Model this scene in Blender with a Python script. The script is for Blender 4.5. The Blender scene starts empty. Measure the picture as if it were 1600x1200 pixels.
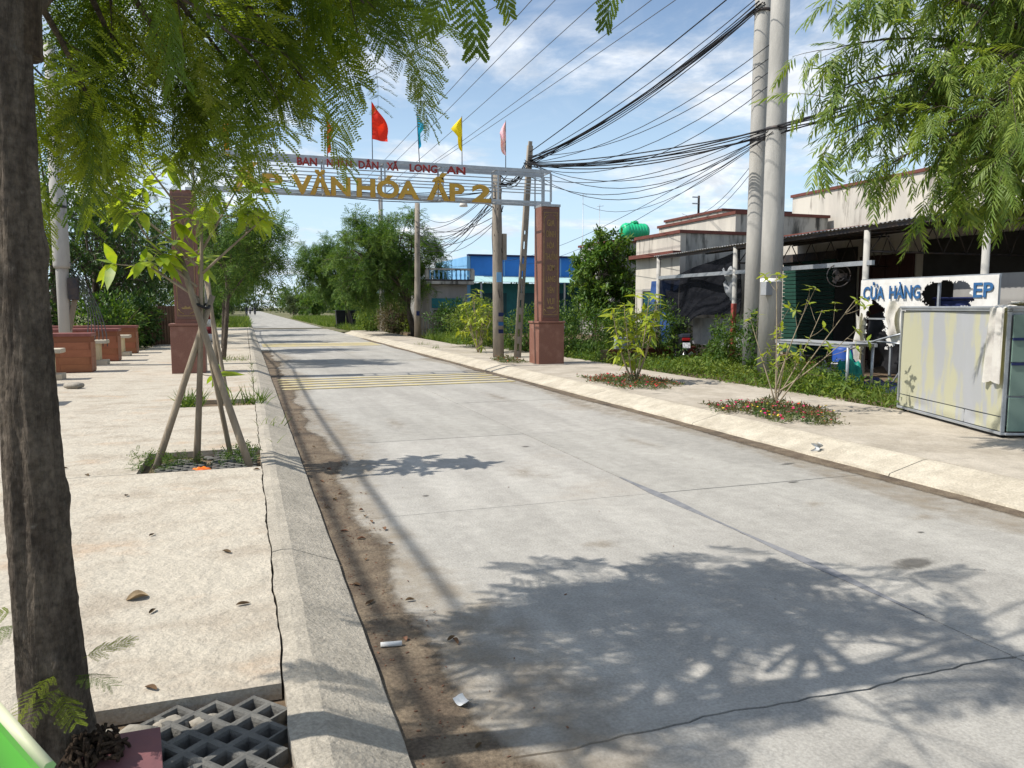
import bpy, math, random
import numpy as np
from mathutils import Vector, Matrix
R = math.radians
sc = bpy.context.scene
COL = sc.collection
rng = np.random.default_rng(7)

# ------------------------------------------------------------------ camera, sky, sun, exposure
cam_d = bpy.data.cameras.new('camera')
cam = bpy.data.objects.new('camera', cam_d); COL.objects.link(cam)
cam.location = (0, 0, 1.6); cam.rotation_euler = (R(90 - 5.71), 0, R(-19.07))
cam_d.sensor_width = 36; cam_d.lens = 27.0; cam_d.clip_start = 0.05; cam_d.clip_end = 3000
sc.camera = cam
SUN_EL, SUN_AZ = R(52), R(-84)          # azimuth clockwise from +Y
world = bpy.data.worlds.new('World'); sc.world = world; world.use_nodes = True
nt = world.node_tree; nt.nodes.clear(); N = nt.nodes.new; L = nt.links.new
wo = N('ShaderNodeOutputWorld'); bg = N('ShaderNodeBackground'); sky = N('ShaderNodeTexSky')
sky.sky_type = 'NISHITA'; sky.sun_disc = False; sky.sun_elevation = SUN_EL; sky.sun_rotation = SUN_AZ
sky.air_density = 1.0; sky.dust_density = 0.5; sky.ozone_density = 1.6
tc = N('ShaderNodeTexCoord'); sx = N('ShaderNodeSeparateXYZ'); L(tc.outputs['Generated'], sx.inputs[0])
def mth(op, a, b=None, c=None):
    n = N('ShaderNodeMath'); n.operation = op
    for i, v in enumerate((a, b, c)):
        if v is None: continue
        if isinstance(v, (int, float)): n.inputs[i].default_value = v
        else: L(v, n.inputs[i])
    return n.outputs[0]
zc = mth('MAXIMUM', sx.outputs[2], 0.0); den = mth('ADD', zc, 0.16)
cx = N('ShaderNodeCombineXYZ'); L(mth('DIVIDE', sx.outputs[0], den), cx.inputs[0]); L(mth('DIVIDE', sx.outputs[1], den), cx.inputs[1])
def cloudnoise(scale, det, rough, dist, off):
    mp = N('ShaderNodeMapping'); L(cx.outputs[0], mp.inputs[0]); mp.inputs['Location'].default_value = off
    n = N('ShaderNodeTexNoise'); n.inputs['Scale'].default_value = scale; n.inputs['Detail'].default_value = det
    n.inputs['Roughness'].default_value = rough; n.inputs['Distortion'].default_value = dist
    L(mp.outputs[0], n.inputs['Vector']); return n.outputs['Fac']
def ramp(f, a, b, lo=0., hi=1.):
    n = N('ShaderNodeMapRange'); n.interpolation_type = 'SMOOTHSTEP'
    L(f, n.inputs[0]); n.inputs[1].default_value = a; n.inputs[2].default_value = b
    n.inputs[3].default_value = lo; n.inputs[4].default_value = hi; return n.outputs[0]
n1 = cloudnoise(1.15, 9, .62, .3, (3.1, -1.3, 0)); n2 = cloudnoise(4.5, 8, .6, .7, (0, 3, 0)); n3 = cloudnoise(.55, 4, .5, .2, (1.4, 8.3, 0))
c1 = ramp(n1, .46, .64); c2 = ramp(n2, .45, .85, 0, .35); hz = ramp(zc, .0, .40, .80, 0.04)
cf = mth('MULTIPLY', mth('MAXIMUM', c1, mth('MULTIPLY', c2, ramp(n3, .35, .7))), .9)
hm = N('ShaderNodeMixRGB'); L(hz, hm.inputs[0]); L(sky.outputs[0], hm.inputs[1]); hm.inputs[2].default_value = (4.6, 6.1, 7.4, 1)
cc = N('ShaderNodeMixRGB'); L(ramp(n2, .35, .68), cc.inputs[0])
cc.inputs[1].default_value = (5.1, 5.4, 5.8, 1); cc.inputs[2].default_value = (8.0, 8.1, 8.2, 1)
mx = N('ShaderNodeMixRGB'); L(cf, mx.inputs[0]); L(hm.outputs[0], mx.inputs[1]); L(cc.outputs[0], mx.inputs[2])
L(mx.outputs[0], bg.inputs[0]); bg.inputs[1].default_value = 0.10; L(bg.outputs[0], wo.inputs[0])
sl = bpy.data.lights.new('sun', 'SUN'); sl.energy = 3.85; sl.angle = R(0.53); sl.color = (1, .95, .875)
sun = bpy.data.objects.new('sun', sl); COL.objects.link(sun)
sdir = Vector((math.sin(SUN_AZ) * math.cos(SUN_EL), math.cos(SUN_AZ) * math.cos(SUN_EL), math.sin(SUN_EL)))
sun.rotation_euler = sdir.to_track_quat('Z', 'Y').to_euler(); sun.location = (-20, 5, 30)
vs = sc.view_settings; vs.view_transform = 'Standard'; vs.look = 'None'; vs.exposure = 0.62; vs.gamma = 1; vs.use_curve_mapping = False
sc.render.engine = 'CYCLES'; sc.cycles.use_denoising = True; sc.cycles.max_bounces = 8
sc.cycles.transparent_max_bounces = 16; sc.cycles.sample_clamp_indirect = 6

# ------------------------------------------------------------------ materials
MATS = {}
def material(name, col, col2=None, scale=4., rough=.85, bump=0., bscale=None, detail=6., stretch=(1, 1, 1), spec=.25,
             metal=0., transl=0., rand=0., coords='Object', thr=(.35, .65), col3=None, s3=1., t3=(.5, .7), alpha=None, island=False, world=False, st3=None, speck=None):
    m = bpy.data.materials.new(name); m.use_nodes = True; t = m.node_tree; n = t.nodes; l = t.links
    p = n['Principled BSDF']; p.inputs['Roughness'].default_value = rough; p.inputs['Metallic'].default_value = metal
    p.inputs['Specular IOR Level'].default_value = spec
    if world:
        g = n.new('ShaderNodeNewGeometry'); src = g.outputs['Position']
    else:
        c = n.new('ShaderNodeTexCoord'); src = c.outputs[coords]
    def noise(s, st, d=detail, off=0.):
        mp = n.new('ShaderNodeMapping'); mp.inputs['Scale'].default_value = st; mp.inputs['Location'].default_value = (off, off * .7, off * .3); l.new(src, mp.inputs[0])
        q = n.new('ShaderNodeTexNoise'); q.inputs['Scale'].default_value = s; q.inputs['Detail'].default_value = d; q.inputs['Roughness'].default_value = .62
        l.new(mp.outputs[0], q.inputs['Vector']); return q.outputs['Fac']
    def mr(f, a, b):
        q = n.new('ShaderNodeMapRange'); q.interpolation_type = 'SMOOTHSTEP'; l.new(f, q.inputs[0]); q.inputs[1].default_value = a; q.inputs[2].default_value = b; return q.outputs[0]
    def mix(f, a, b):
        q = n.new('ShaderNodeMixRGB')
        if isinstance(f, float): q.inputs[0].default_value = f
        else: l.new(f, q.inputs[0])
        for i, v in ((1, a), (2, b)):
            if isinstance(v, tuple): q.inputs[i].default_value = (*v, 1)
            else: l.new(v, q.inputs[i])
        return q.outputs[0]
    out = col
    if col2: out = mix(mr(noise(scale, stretch), *thr), col, col2)
    if col3: out = mix(mr(noise(s3, st3 or stretch, off=5.3), *t3), out, col3)
    if speck:
        for s_, lo_, hi_ in speck:
            q = n.new('ShaderNodeMapRange'); l.new(noise(s_, (1, 1, 1), 4., s_ * .37), q.inputs[0]); q.inputs[1].default_value = .3; q.inputs[2].default_value = .7; q.inputs[3].default_value = lo_; q.inputs[4].default_value = hi_
            hs = n.new('ShaderNodeHueSaturation'); l.new(q.outputs[0], hs.inputs['Value'])
            if isinstance(out, tuple): hs.inputs['Color'].default_value = (*out, 1)
            else: l.new(out, hs.inputs['Color'])
            out = hs.outputs[0]
    if rand:
        if island:
            rd = n.new('ShaderNodeNewGeometry').outputs['Random Per Island']
        else:
            rd = n.new('ShaderNodeObjectInfo').outputs['Random']
        h = n.new('ShaderNodeHueSaturation')
        q = n.new('ShaderNodeMapRange'); l.new(rd, q.inputs[0]); q.inputs[3].default_value = 1 - rand; q.inputs[4].default_value = 1 + rand
        l.new(q.outputs[0], h.inputs['Value'])
        q2 = n.new('ShaderNodeMapRange'); l.new(rd, q2.inputs[0]); q2.inputs[3].default_value = .5 + rand * .06; q2.inputs[4].default_value = .5 - rand * .06
        l.new(q2.outputs[0], h.inputs['Hue'])
        if isinstance(out, tuple): h.inputs['Color'].default_value = (*out, 1)
        else: l.new(out, h.inputs['Color'])
        out = h.outputs[0]
    if isinstance(out, tuple): p.inputs['Base Color'].default_value = (*out, 1)
    else: l.new(out, p.inputs['Base Color'])
    if bump:
        b = n.new('ShaderNodeBump'); b.inputs['Strength'].default_value = min(1., bump); b.inputs['Distance'].default_value = .02 * max(1, bump)
        l.new(noise(bscale or scale * 3, (1, 1, 1) if world else stretch, 8.), b.inputs['Height']); l.new(b.outputs[0], p.inputs['Normal'])
    last = p.outputs[0]; o = n['Material Output']
    if transl:
        tr = n.new('ShaderNodeBsdfTranslucent'); ms = n.new('ShaderNodeMixShader'); ms.inputs[0].default_value = transl
        br = n.new('ShaderNodeMixRGB'); br.blend_type = 'MULTIPLY'; br.inputs[0].default_value = 1.; br.inputs[2].default_value = (1.5, 1.45, .55, 1)
        if isinstance(out, tuple): br.inputs[1].default_value = (*out, 1)
        else: l.new(out, br.inputs[1])
        l.new(br.outputs[0], tr.inputs[0]); l.new(last, ms.inputs[1]); l.new(tr.outputs[0], ms.inputs[2]); last = ms.outputs[0]
    if alpha:                                    # thin film of dirt or an open weave: part of it is simply not there
        tp = n.new('ShaderNodeBsdfTransparent'); ms = n.new('ShaderNodeMixShader')
        if isinstance(alpha, float): ms.inputs[0].default_value = alpha
        else:
            at = n.new('ShaderNodeAttribute'); at.attribute_name = 'fade'
            ad = n.new('ShaderNodeMath'); ad.operation = 'ADD'; l.new(at.outputs['Fac'], ad.inputs[0])
            sb = n.new('ShaderNodeMath'); sb.operation = 'MULTIPLY_ADD'; l.new(noise(alpha[0], (1, 1, 1), 8., 2.), sb.inputs[0]); sb.inputs[1].default_value = alpha[1]; sb.inputs[2].default_value = -alpha[1] * .5
            l.new(sb.outputs[0], ad.inputs[1]); l.new(mr(ad.outputs[0], alpha[2], alpha[3]), ms.inputs[0])
        l.new(tp.outputs[0], ms.inputs[1]); l.new(last, ms.inputs[2]); last = ms.outputs[0]
    l.new(last, o.inputs['Surface']); MATS[name] = m; return m
mt = material
mt('concrete_road', (.392, .374, .334), (.325, .309, .276), 1.3, .9, .35, 45, stretch=(1.3, .16, 1), st3=(1, 1, 1), col3=(.32, .285, .235), s3=.5, t3=(.58, .8), world=True, speck=((70, .78, 1.14), (9, .88, 1.08), (2.2, .92, 1.06)), rand=.055)
mt('concrete_pave', (.465, .42, .34), (.36, .31, .242), 2.2, .88, 1.6, 11, stretch=(1, 1.5, 1), thr=(.42, .72), col3=(.43, .32, .22), s3=1.1, t3=(.54, .74), world=True, speck=((80, .82, 1.12), (14, .93, 1.05)), rand=.05)
mt('concrete_pave_r', (.46, .41, .335), (.36, .315, .25), 1.3, .9, .4, 20, col3=(.24, .22, .18), s3=.7, t3=(.6, .75), world=True, speck=((80, .8, 1.12), (10, .86, 1.08)))
mt('kerb', (.45, .405, .33), (.36, .325, .265), 2.2, .9, .7, 40, world=True, speck=((70, .72, 1.15), (11, .84, 1.1)))
mt('kerb_r', (.54, .485, .385), (.44, .39, .305), 2.2, .9, .5, 30, world=True, speck=((60, .76, 1.12), (9, .84, 1.08)))
mt('joint', (.07, .063, .055), (.12, .10, .085), 6, .95, .3)
mt('patch', (.16, .165, .175), (.22, .22, .225), 8, .9, .3, 40)
mt('dirt', (.115, .086, .06), (.185, .145, .10), 5, .95, .7, 40, col3=(.07, .055, .042), s3=1.6, world=True, alpha=(16., 1.1, .02, .75), speck=((60, .6, 1.3),))
mt('stain', (.27, .215, .15), (.33, .275, .20), 4, .95, 0, world=True, alpha=(6., 1.3, .45, 1.9))
mt('oil', (.10, .095, .085), (.14, .13, .115), 6, .8, 0, world=True, alpha=(14., .9, .15, .9))
mt('soil', (.12, .085, .055), (.19, .14, .09), 5, .95, .8, 30, world=True)
mt('ground', (.10, .12, .045), (.17, .14, .085), .35, .95, .5, 6, world=True)
mt('yellow_paint', (.53, .44, .21), (.45, .395, .28), 3.5, .8, .2, 30, thr=(.38, .62), world=True)
mt('bark', (.078, .062, .048), (.155, .126, .096), 14, .95, 3.0, 30, stretch=(1, 1, .22), col3=(.16, .145, .12), s3=26, t3=(.62, .75), st3=(1, 1, .7), speck=((45, .55, 1.35),))
mt('bark_pale', (.20, .16, .115), (.30, .25, .185), 8, .9, .9, 20, stretch=(1, 1, .25))
mt('twig', (.10, .075, .045), (.16, .12, .07), 10, .9, .3)
mt('stem_pale', (.33, .27, .19), (.22, .18, .12), 12, .85, .3)
mt('frond', (.105, .165, .017), (.175, .24, .025), 3, .5, transl=.52, rand=.40, spec=.3)
mt('frond_mass', (.088, .15, .016), (.145, .215, .023), 3, .5, transl=.52, rand=.45, spec=.3, island=True)
mt('frond_r', (.15, .23, .042), (.21, .28, .055), 3, .5, transl=.40, rand=.3, spec=.35)
mt('frond_r_mass', (.13, .205, .036), (.185, .255, .048), 3, .5, transl=.40, rand=.4, spec=.35, island=True)
mt('leaf_lime', (.27, .34, .022), (.20, .30, .03), 5, .45, transl=.5, rand=.22, spec=.35)
mt('leaf_yellow', (.31, .35, .03), (.21, .29, .03), 5, .45, transl=.35, rand=.25, spec=.35)
mt('leaf_dark', (.036, .088, .02), (.074, .135, .028), .8, .5, transl=.25, rand=.45, spec=.3, island=True)
mt('leaf_mid', (.068, .145, .024), (.115, .195, .034), .8, .5, transl=.3, rand=.45, spec=.3, island=True)
mt('leaf_feather', (.072, .148, .03), (.118, .195, .042), .8, .55, transl=.32, rand=.45, spec=.25, island=True)
mt('leaf_far', (.07, .105, .05), (.10, .13, .06), .2, .6, transl=.25, rand=.4, spec=.2, island=True)
mt('grass', (.085, .15, .022), (.13, .18, .035), 1.2, .6, transl=.35, rand=.4, spec=.2, island=True)
mt('weed', (.05, .11, .018), (.09, .15, .028), 1.2, .55, transl=.33, rand=.4, spec=.25, island=True)
mt('dry_plant', (.16, .13, .10), (.12, .12, .06), 1.2, .8, transl=.2, rand=.4, island=True)
mt('petal_pink', (.62, .03, .16), None, rough=.5, transl=.2, rand=.3, island=True)
mt('petal_red', (.55, .035, .03), None, rough=.5, transl=.2, rand=.3, island=True)
mt('petal_yellow', (.75, .55, .05), None, rough=.5, transl=.2, rand=.2, island=True)
mt('purslane', (.07, .12, .03), (.13, .11, .05), 3, .5, transl=.2, rand=.4, island=True)
mt('pole_concrete', (.43, .415, .38), (.34, .33, .305), 3, .88, .3, 25, stretch=(1, 1, .3), col3=(.22, .21, .2), s3=2, t3=(.6, .72))
mt('pole_old', (.30, .26, .21), (.20, .175, .145), 4, .92, .5, 20, stretch=(1, 1, .3), col3=(.12, .105, .09), s3=2.5, t3=(.55, .7))
mt('cable', (.012, .012, .014), rough=.6)
mt('cable_grey', (.09, .095, .105), rough=.6)
mt('steel_galv', (.42, .44, .46), (.34, .36, .38), 6, .45, .05, metal=.55)
mt('steel_dark', (.05, .05, .055), (.09, .07, .06), 6, .6, .1, metal=.4)
mt('granite_red', (.215, .098, .068), (.175, .078, .055), 40, .5, .05, spec=.35, col3=(.25, .125, .09), s3=3)
mt('granite_dark', (.155, .082, .062), (.12, .063, .05), 40, .5, .05, spec=.35)
mt('tile_red', (.31, .12, .058), (.26, .098, .048), 3, .55, .1, 30, spec=.3, rand=.10)
mt('tile_cap', (.24, .09, .075), (.19, .07, .06), 5, .5, .1, 30)
mt('grout', (.23, .092, .05), rough=.9)
mt('stone_pale', (.55, .49, .38), (.45, .40, .31), 4, .8, .2, 30)
mt('paint_cream', (.62, .52, .33), (.55, .45, .27), 3, .8, .1, 20)
mt('letter_gold', (.50, .30, .035), (.42, .245, .03), 4, .4, spec=.4)
mt('letter_red', (.30, .035, .03), (.24, .03, .025), 4, .5)
mt('letter_inlay', (.33, .23, .085), (.25, .17, .07), 8, .6)
mt('flag_red', (.72, .035, .02), rough=.7, transl=.35)
mt('flag_blue', (.02, .36, .70), rough=.7, transl=.35)
mt('flag_yellow', (.80, .62, .02), rough=.7, transl=.35)
mt('flag_pink', (.82, .42, .55), (.75, .55, .62), 14, .7, transl=.35)
mt('flag_orange', (.85, .28, .03), rough=.7, transl=.35)
mt('wall_mould', (.46, .44, .39), (.32, .315, .29), 1.2, .92, .25, 12, stretch=(1, 1, .25), col3=(.06, .06, .055), s3=2.6, t3=(.46, .66), st3=(1, 1, .22))
mt('wall_cream', (.56, .52, .45), (.45, .42, .37), 1.2, .9, .2, 12, stretch=(1, 1, .25), col3=(.16, .14, .12), s3=3.2, t3=(.54, .74), st3=(1, 1, .2))
mt('wall_grey', (.33, .32, .30), (.24, .235, .225), 1, .92, .2, 10, stretch=(1, 1, .4))
mt('coping', (.16, .055, .042), (.12, .045, .035), 4, .8, .2)
mt('tin', (.42, .42, .40), (.30, .28, .25), 2.5, .5, .05, metal=.35, col3=(.22, .13, .08), s3=1.5, t3=(.6, .75))
mt('blue_wall', (.045, .21, .62), (.04, .185, .55), 1.2, .75, .05)
mt('blue_pale', (.22, .46, .72), (.18, .40, .66), 1.5, .7)
mt('teal', (.03, .17, .19), (.025, .14, .16), 2, .7)
mt('teal_dark', (.012, .055, .075), (.02, .08, .09), 1.2, .6)
mt('awning_pale', (.42, .60, .58), (.36, .54, .53), 2, .5)
mt('shutter_green', (.022, .075, .055), (.018, .06, .045), 2, .6)
mt('dark_wood', (.055, .02, .016), (.04, .016, .013), 4, .6)
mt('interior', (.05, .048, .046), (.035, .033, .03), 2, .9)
mt('net', (.010, .011, .015), (.018, .019, .023), 2.5, 1., stretch=(1, 1, 4), alpha=.94, spec=.05)
mt('tarp_blue', (.03, .07, .20), (.04, .09, .26), 3, .6)
mt('tarp_grey', (.33, .34, .35), (.25, .26, .27), 4, .7)
mt('sign_white', (.66, .65, .62), (.56, .545, .51), 3, .6, .05, col3=(.32, .22, .19), s3=2.0, t3=(.6, .78), st3=(1, 1, .6))
mt('sign_blue', (.022, .085, .21), (.035, .12, .27), 8, .6)
mt('kiosk_sheet', (.40, .39, .27), (.33, .338, .345), .95, .5, .10, 5, stretch=(2.4, 2.4, .55), thr=(.50, .58), col3=(.34, .348, .36), s3=1.3, t3=(.50, .60), spec=.4)
mt('kiosk_glass', (.16, .235, .20), (.13, .20, .17), 2, .25, spec=.5)
mt('navy', (.012, .018, .07), (.016, .025, .09), 4, .6)
mt('cloth_white', (.62, .60, .56), (.50, .47, .44), 5, .9, .3, 14, transl=.15)
mt('cloth_ochre', (.45, .29, .07), (.38, .24, .06), 5, .9)
mt('plastic_green', (.015, .46, .20), (.012, .40, .17), 2, .35, spec=.45)
mt('plastic_teal', (.01, .20, .15), (.015, .26, .20), 4, .45, transl=.1)
mt('plastic_white', (.52, .52, .53), (.45, .45, .46), 3, .5)
mt('plastic_blue', (.02, .07, .30), rough=.45)
mt('plastic_red', (.33, .07, .05), (.26, .06, .05), 5, .5)
mt('plastic_black', (.012, .012, .014), (.02, .02, .022), 5, .45)
mt('rubber', (.014, .014, .014), rough=.85)
mt('chrome', (.6, .6, .6), rough=.2, metal=1.)
mt('brick_red', (.24, .075, .045), (.19, .06, .04), 6, .9, .2)
mt('box_greyblue', (.34, .38, .42), (.28, .32, .36), 4, .6)
mt('number_plate', (.6, .6, .6), (.25, .25, .25), 60, .5, stretch=(1, 1, .1), thr=(.5, .55))
mt('tail_red', (.30, .01, .01), rough=.3)
mt('paver', (.155, .15, .135), (.11, .108, .10), 9, .95, .6, 40, col3=(.07, .085, .05), s3=3, t3=(.6, .75))
mt('tile_plum', (.20, .085, .085), (.155, .07, .075), 7, .6, .15, 30)
mt('stone', (.33, .30, .25), (.24, .22, .18), 8, .9, .5, 20)
mt('clod', (.035, .022, .014), (.06, .04, .025), 14, .95, 1.2, 40)
mt('leaf_dry', (.36, .27, .16), (.26, .18, .10), 12, .8, .3)
mt('leaf_brown', (.15, .085, .045), (.10, .06, .035), 12, .85, .3, rand=.3)
mt('paper', (.68, .68, .66), (.55, .56, .55), 20, .8)
mt('orange_wrap', (.80, .22, .02), (.70, .12, .02), 12, .5)
mt('bike_green', (.07, .40, .02), (.055, .34, .02), 3, .3, spec=.5)
mt('trim_cream', (.55, .55, .38), (.45, .47, .28), 4, .5)
mt('bike_dark', (.018, .022, .034), (.026, .03, .042), 6, .7, .2, 30)
mt('paint_white', (.7, .68, .64), (.6, .58, .54), 5, .7)
mt('paint_maroon', (.20, .03, .035), (.16, .03, .03), 5, .7)
mt('fence_rust', (.17, .10, .065), (.12, .075, .05), 3, .85, .2, 10, col3=(.22, .15, .10), s3=2)
mt('skin', (.30, .17, .11), rough=.6)
mt('cloth_dark', (.03, .03, .045), rough=.9)
mt('cloth_pale', (.35, .33, .36), rough=.9)

# ------------------------------------------------------------------ mesh helpers
def norm(v):
    v = np.asarray(v, float); return v / (np.linalg.norm(v, axis=-1, keepdims=True) + 1e-12)
class MB:
    def __init__(s): s.V = []; s.F = []; s.n = 0
    def add(s, V, F, mi=0, smooth=False):
        V = np.asarray(V, float).reshape(-1, 3); s.V.append(V)
        if isinstance(F, np.ndarray): s.F.append((F + s.n, mi, smooth))
        else:
            by = {}
            for f in F: by.setdefault(len(f), []).append(f)
            for k, v in by.items(): s.F.append((np.array(v) + s.n, mi, smooth))
        s.n += len(V); return s
    def box(s, c, d, rz=0., mi=0, rx=0., ry=0.):
        x, y, z = d[0] / 2, d[1] / 2, d[2] / 2
        V = np.array([(-x, -y, -z), (x, -y, -z), (x, y, -z), (-x, y, -z), (-x, -y, z), (x, -y, z), (x, y, z), (-x, y, z)])
        if rz or rx or ry:
            M = np.array(Matrix.Rotation(rz, 3, 'Z') @ Matrix.Rotation(ry, 3, 'Y') @ Matrix.Rotation(rx, 3, 'X')); V = V @ M.T
        return s.add(V + np.asarray(c, float), np.array([(0, 3, 2, 1), (4, 5, 6, 7), (0, 1, 5, 4), (1, 2, 6, 5), (2, 3, 7, 6), (3, 0, 4, 7)]), mi)
    def tube(s, pts, rad, k=6, mi=0, cap=True, smooth=True):
        P = np.asarray(pts, float); n = len(P); rad = np.broadcast_to(np.asarray(rad, float), (n,))
        T = np.empty_like(P); T[1:-1] = P[2:] - P[:-2]; T[0] = P[1] - P[0]; T[-1] = P[-1] - P[-2]; T = norm(T)
        ref = np.array([0, 0, 1.]) if abs(T[:, 2]).mean() < .8 else np.array([1., 0, 0])
        A = norm(np.cross(T, ref)); B = np.cross(T, A)
        a = np.arange(k) * 2 * np.pi / k
        V = P[:, None] + rad[:, None, None] * (np.cos(a)[None, :, None] * A[:, None] + np.sin(a)[None, :, None] * B[:, None])
        i = np.arange(n - 1)[:, None] * k; j = np.arange(k)[None]; j2 = (j + 1) % k
        F = np.stack([i + j, i + j2, i + k + j2, i + k + j], -1).reshape(-1, 4)
        s.add(V.reshape(-1, 3), F, mi, smooth)
        if cap:
            b = s.n - n * k
            s.F.append((np.array([list(range(b + k - 1, b - 1, -1))]), mi, False)); s.F.append((np.array([list(range(b + (n - 1) * k, b + n * k))]), mi, False))
        return s
    def cyl(s, c, r, h, k=16, mi=0, r2=None):
        c = np.asarray(c, float); return s.tube([c, c + (0, 0, h)], [r, r if r2 is None else r2], k, mi)
    def prism(s, poly, a, b, axis='z', mi=0):       # poly in the two other axes, extruded a..b along axis
        n = len(poly); V = []
        for h in (a, b):
            for u, v in poly: V.append({'z': (u, v, h), 'y': (u, h, v), 'x': (h, u, v)}[axis])
        F = [list(range(n))[::-1], list(range(n, 2 * n))] + [[i, (i + 1) % n, n + (i + 1) % n, n + i] for i in range(n)]
        return s.add(V, F, mi)
    def sheet(s, G, mi=0, smooth=True, keep=None):   # G: (a,b,3) grid of points
        a, b = G.shape[:2]; idx = np.arange(a * b).reshape(a, b)
        F = np.stack([idx[:-1, :-1], idx[1:, :-1], idx[1:, 1:], idx[:-1, 1:]], -1).reshape(-1, 4)
        if keep is not None: F = F[keep.reshape(-1)]
        return s.add(G.reshape(-1, 3), F, mi, smooth)
    def lathe(s, prof, k=16, mi=0, c=(0, 0, 0)):
        P = [(c[0], c[1], c[2] + z) for r, z in prof]; return s.tube(P, [max(r, 1e-4) for r, z in prof], k, mi)
    def mesh(s, name):
        V = np.concatenate(s.V); me = bpy.data.meshes.new(name)
        me.vertices.add(len(V)); me.vertices.foreach_set('co', V.astype(np.float32).ravel())
        tot = np.concatenate([np.full(len(F), F.shape[1]) for F, _, _ in s.F]); idx = np.concatenate([F.ravel() for F, _, _ in s.F])
        me.loops.add(len(idx)); me.loops.foreach_set('vertex_index', idx.astype(np.int32))
        me.polygons.add(len(tot)); me.polygons.foreach_set('loop_start', (np.cumsum(tot) - tot).astype(np.int32)); me.polygons.foreach_set('loop_total', tot.astype(np.int32))
        me.polygons.foreach_set('material_index', np.concatenate([np.full(len(F), m) for F, m, _ in s.F]).astype(np.int32))
        me.polygons.foreach_set('use_smooth', np.concatenate([np.full(len(F), sm) for F, _, sm in s.F]).astype(bool))
        me.update(calc_edges=True); return me
    def build(s, name, mats, parent=None, loc=None, rz=0., bevel=0.):
        me = s.mesh(name)
        for m in ([mats] if isinstance(mats, str) else mats): me.materials.append(MATS[m])
        return link(name, me, parent, loc, rz, bevel)
def link(name, me, parent=None, loc=None, rz=0., bevel=0.):
    o = bpy.data.objects.new(name, me); COL.objects.link(o)
    if parent: o.parent = parent
    if loc is not None: o.location = loc
    if rz: o.rotation_euler[2] = rz
    if bevel:
        b = o.modifiers.new('bevel', 'BEVEL'); b.width = bevel; b.segments = 2; b.limit_method = 'ANGLE'; b.angle_limit = R(40)
    return o
def tag(o, label, cat, group=None, kind=None):
    if label: o['label'] = label
    if cat: o['category'] = cat
    if group: o['group'] = group
    if kind: o['kind'] = kind
    return o
def thing(name, label, cat, loc=(0, 0, 0), rz=0., group=None):
    o = bpy.data.objects.new(name, None); COL.objects.link(o); o.location = loc; o.rotation_euler[2] = rz; o.empty_display_size = .1
    return tag(o, label, cat, group)
def struct(o): o['kind'] = 'structure'; return o
def stuff(o): o['kind'] = 'stuff'; return o
def copy_tree(o, parent=None):
    c = o.copy(); COL.objects.link(c)
    if parent: c.parent = parent
    for ch in list(o.children): copy_tree(ch, c)
    return c
def wob(x, k, amp):                      # smooth one-dimensional unevenness
    return amp * (math.sin(x * 5.1 + k * 1.7) * .5 + math.sin(x * 13.7 + k * 3.1) * .3 + math.sin(x * 37. + k * 5.3) * .25 + math.sin(x * 83. + k) * .12)
def slabpoly(x0, x1, y0, y1, ax=(0, 0), ay=(0, 0), k=(0, 0, 0, 0), gap=.006, step=.09):
    P = []; nx = max(2, int((x1 - x0) / step)); ny = max(2, int((y1 - y0) / step))
    for i in range(nx): x = x0 + gap + (x1 - x0 - 2 * gap) * i / nx; P.append((x, y0 + gap + wob(x, k[2], ay[0])))
    for i in range(ny): y = y0 + gap + (y1 - y0 - 2 * gap) * i / ny; P.append((x1 - gap + wob(y, k[1], ax[1]), y))
    for i in range(nx): x = x1 - gap - (x1 - x0 - 2 * gap) * i / nx; P.append((x, y1 - gap + wob(x, k[3], ay[1])))
    for i in range(ny): y = y1 - gap - (y1 - y0 - 2 * gap) * i / ny; P.append((x0 + gap + wob(y, k[0], ax[0]), y))
    return P
def fadestrip(name, xs0, xs1, y0, y1, z, mat, nx=10, ny=120, edge=.25, parent=None, side='both'):
    ys = np.linspace(y0, y1, ny); u = np.linspace(0, 1, nx)
    a = xs0(ys) if callable(xs0) else np.full(ny, xs0); b = xs1(ys) if callable(xs1) else np.full(ny, xs1)
    G = np.zeros((ny, nx, 3)); G[..., 0] = a[:, None] + (b - a)[:, None] * u; G[..., 1] = ys[:, None]; G[..., 2] = z
    mb = MB().sheet(G, smooth=False); o = mb.build(name, mat, parent)
    f = {'both': np.minimum(u, 1 - u) * 2, 'right': np.minimum(1, (1 - u) * 2.2), 'left': np.minimum(1, u * 2.2)}[side]
    e = np.minimum(1, np.minimum(ys - y0, y1 - ys) / .4)[:, None] * f[None, :]
    at = o.data.attributes.new('fade', 'FLOAT', 'POINT'); at.data.foreach_set('value', e.astype(np.float32).ravel()); return o

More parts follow.
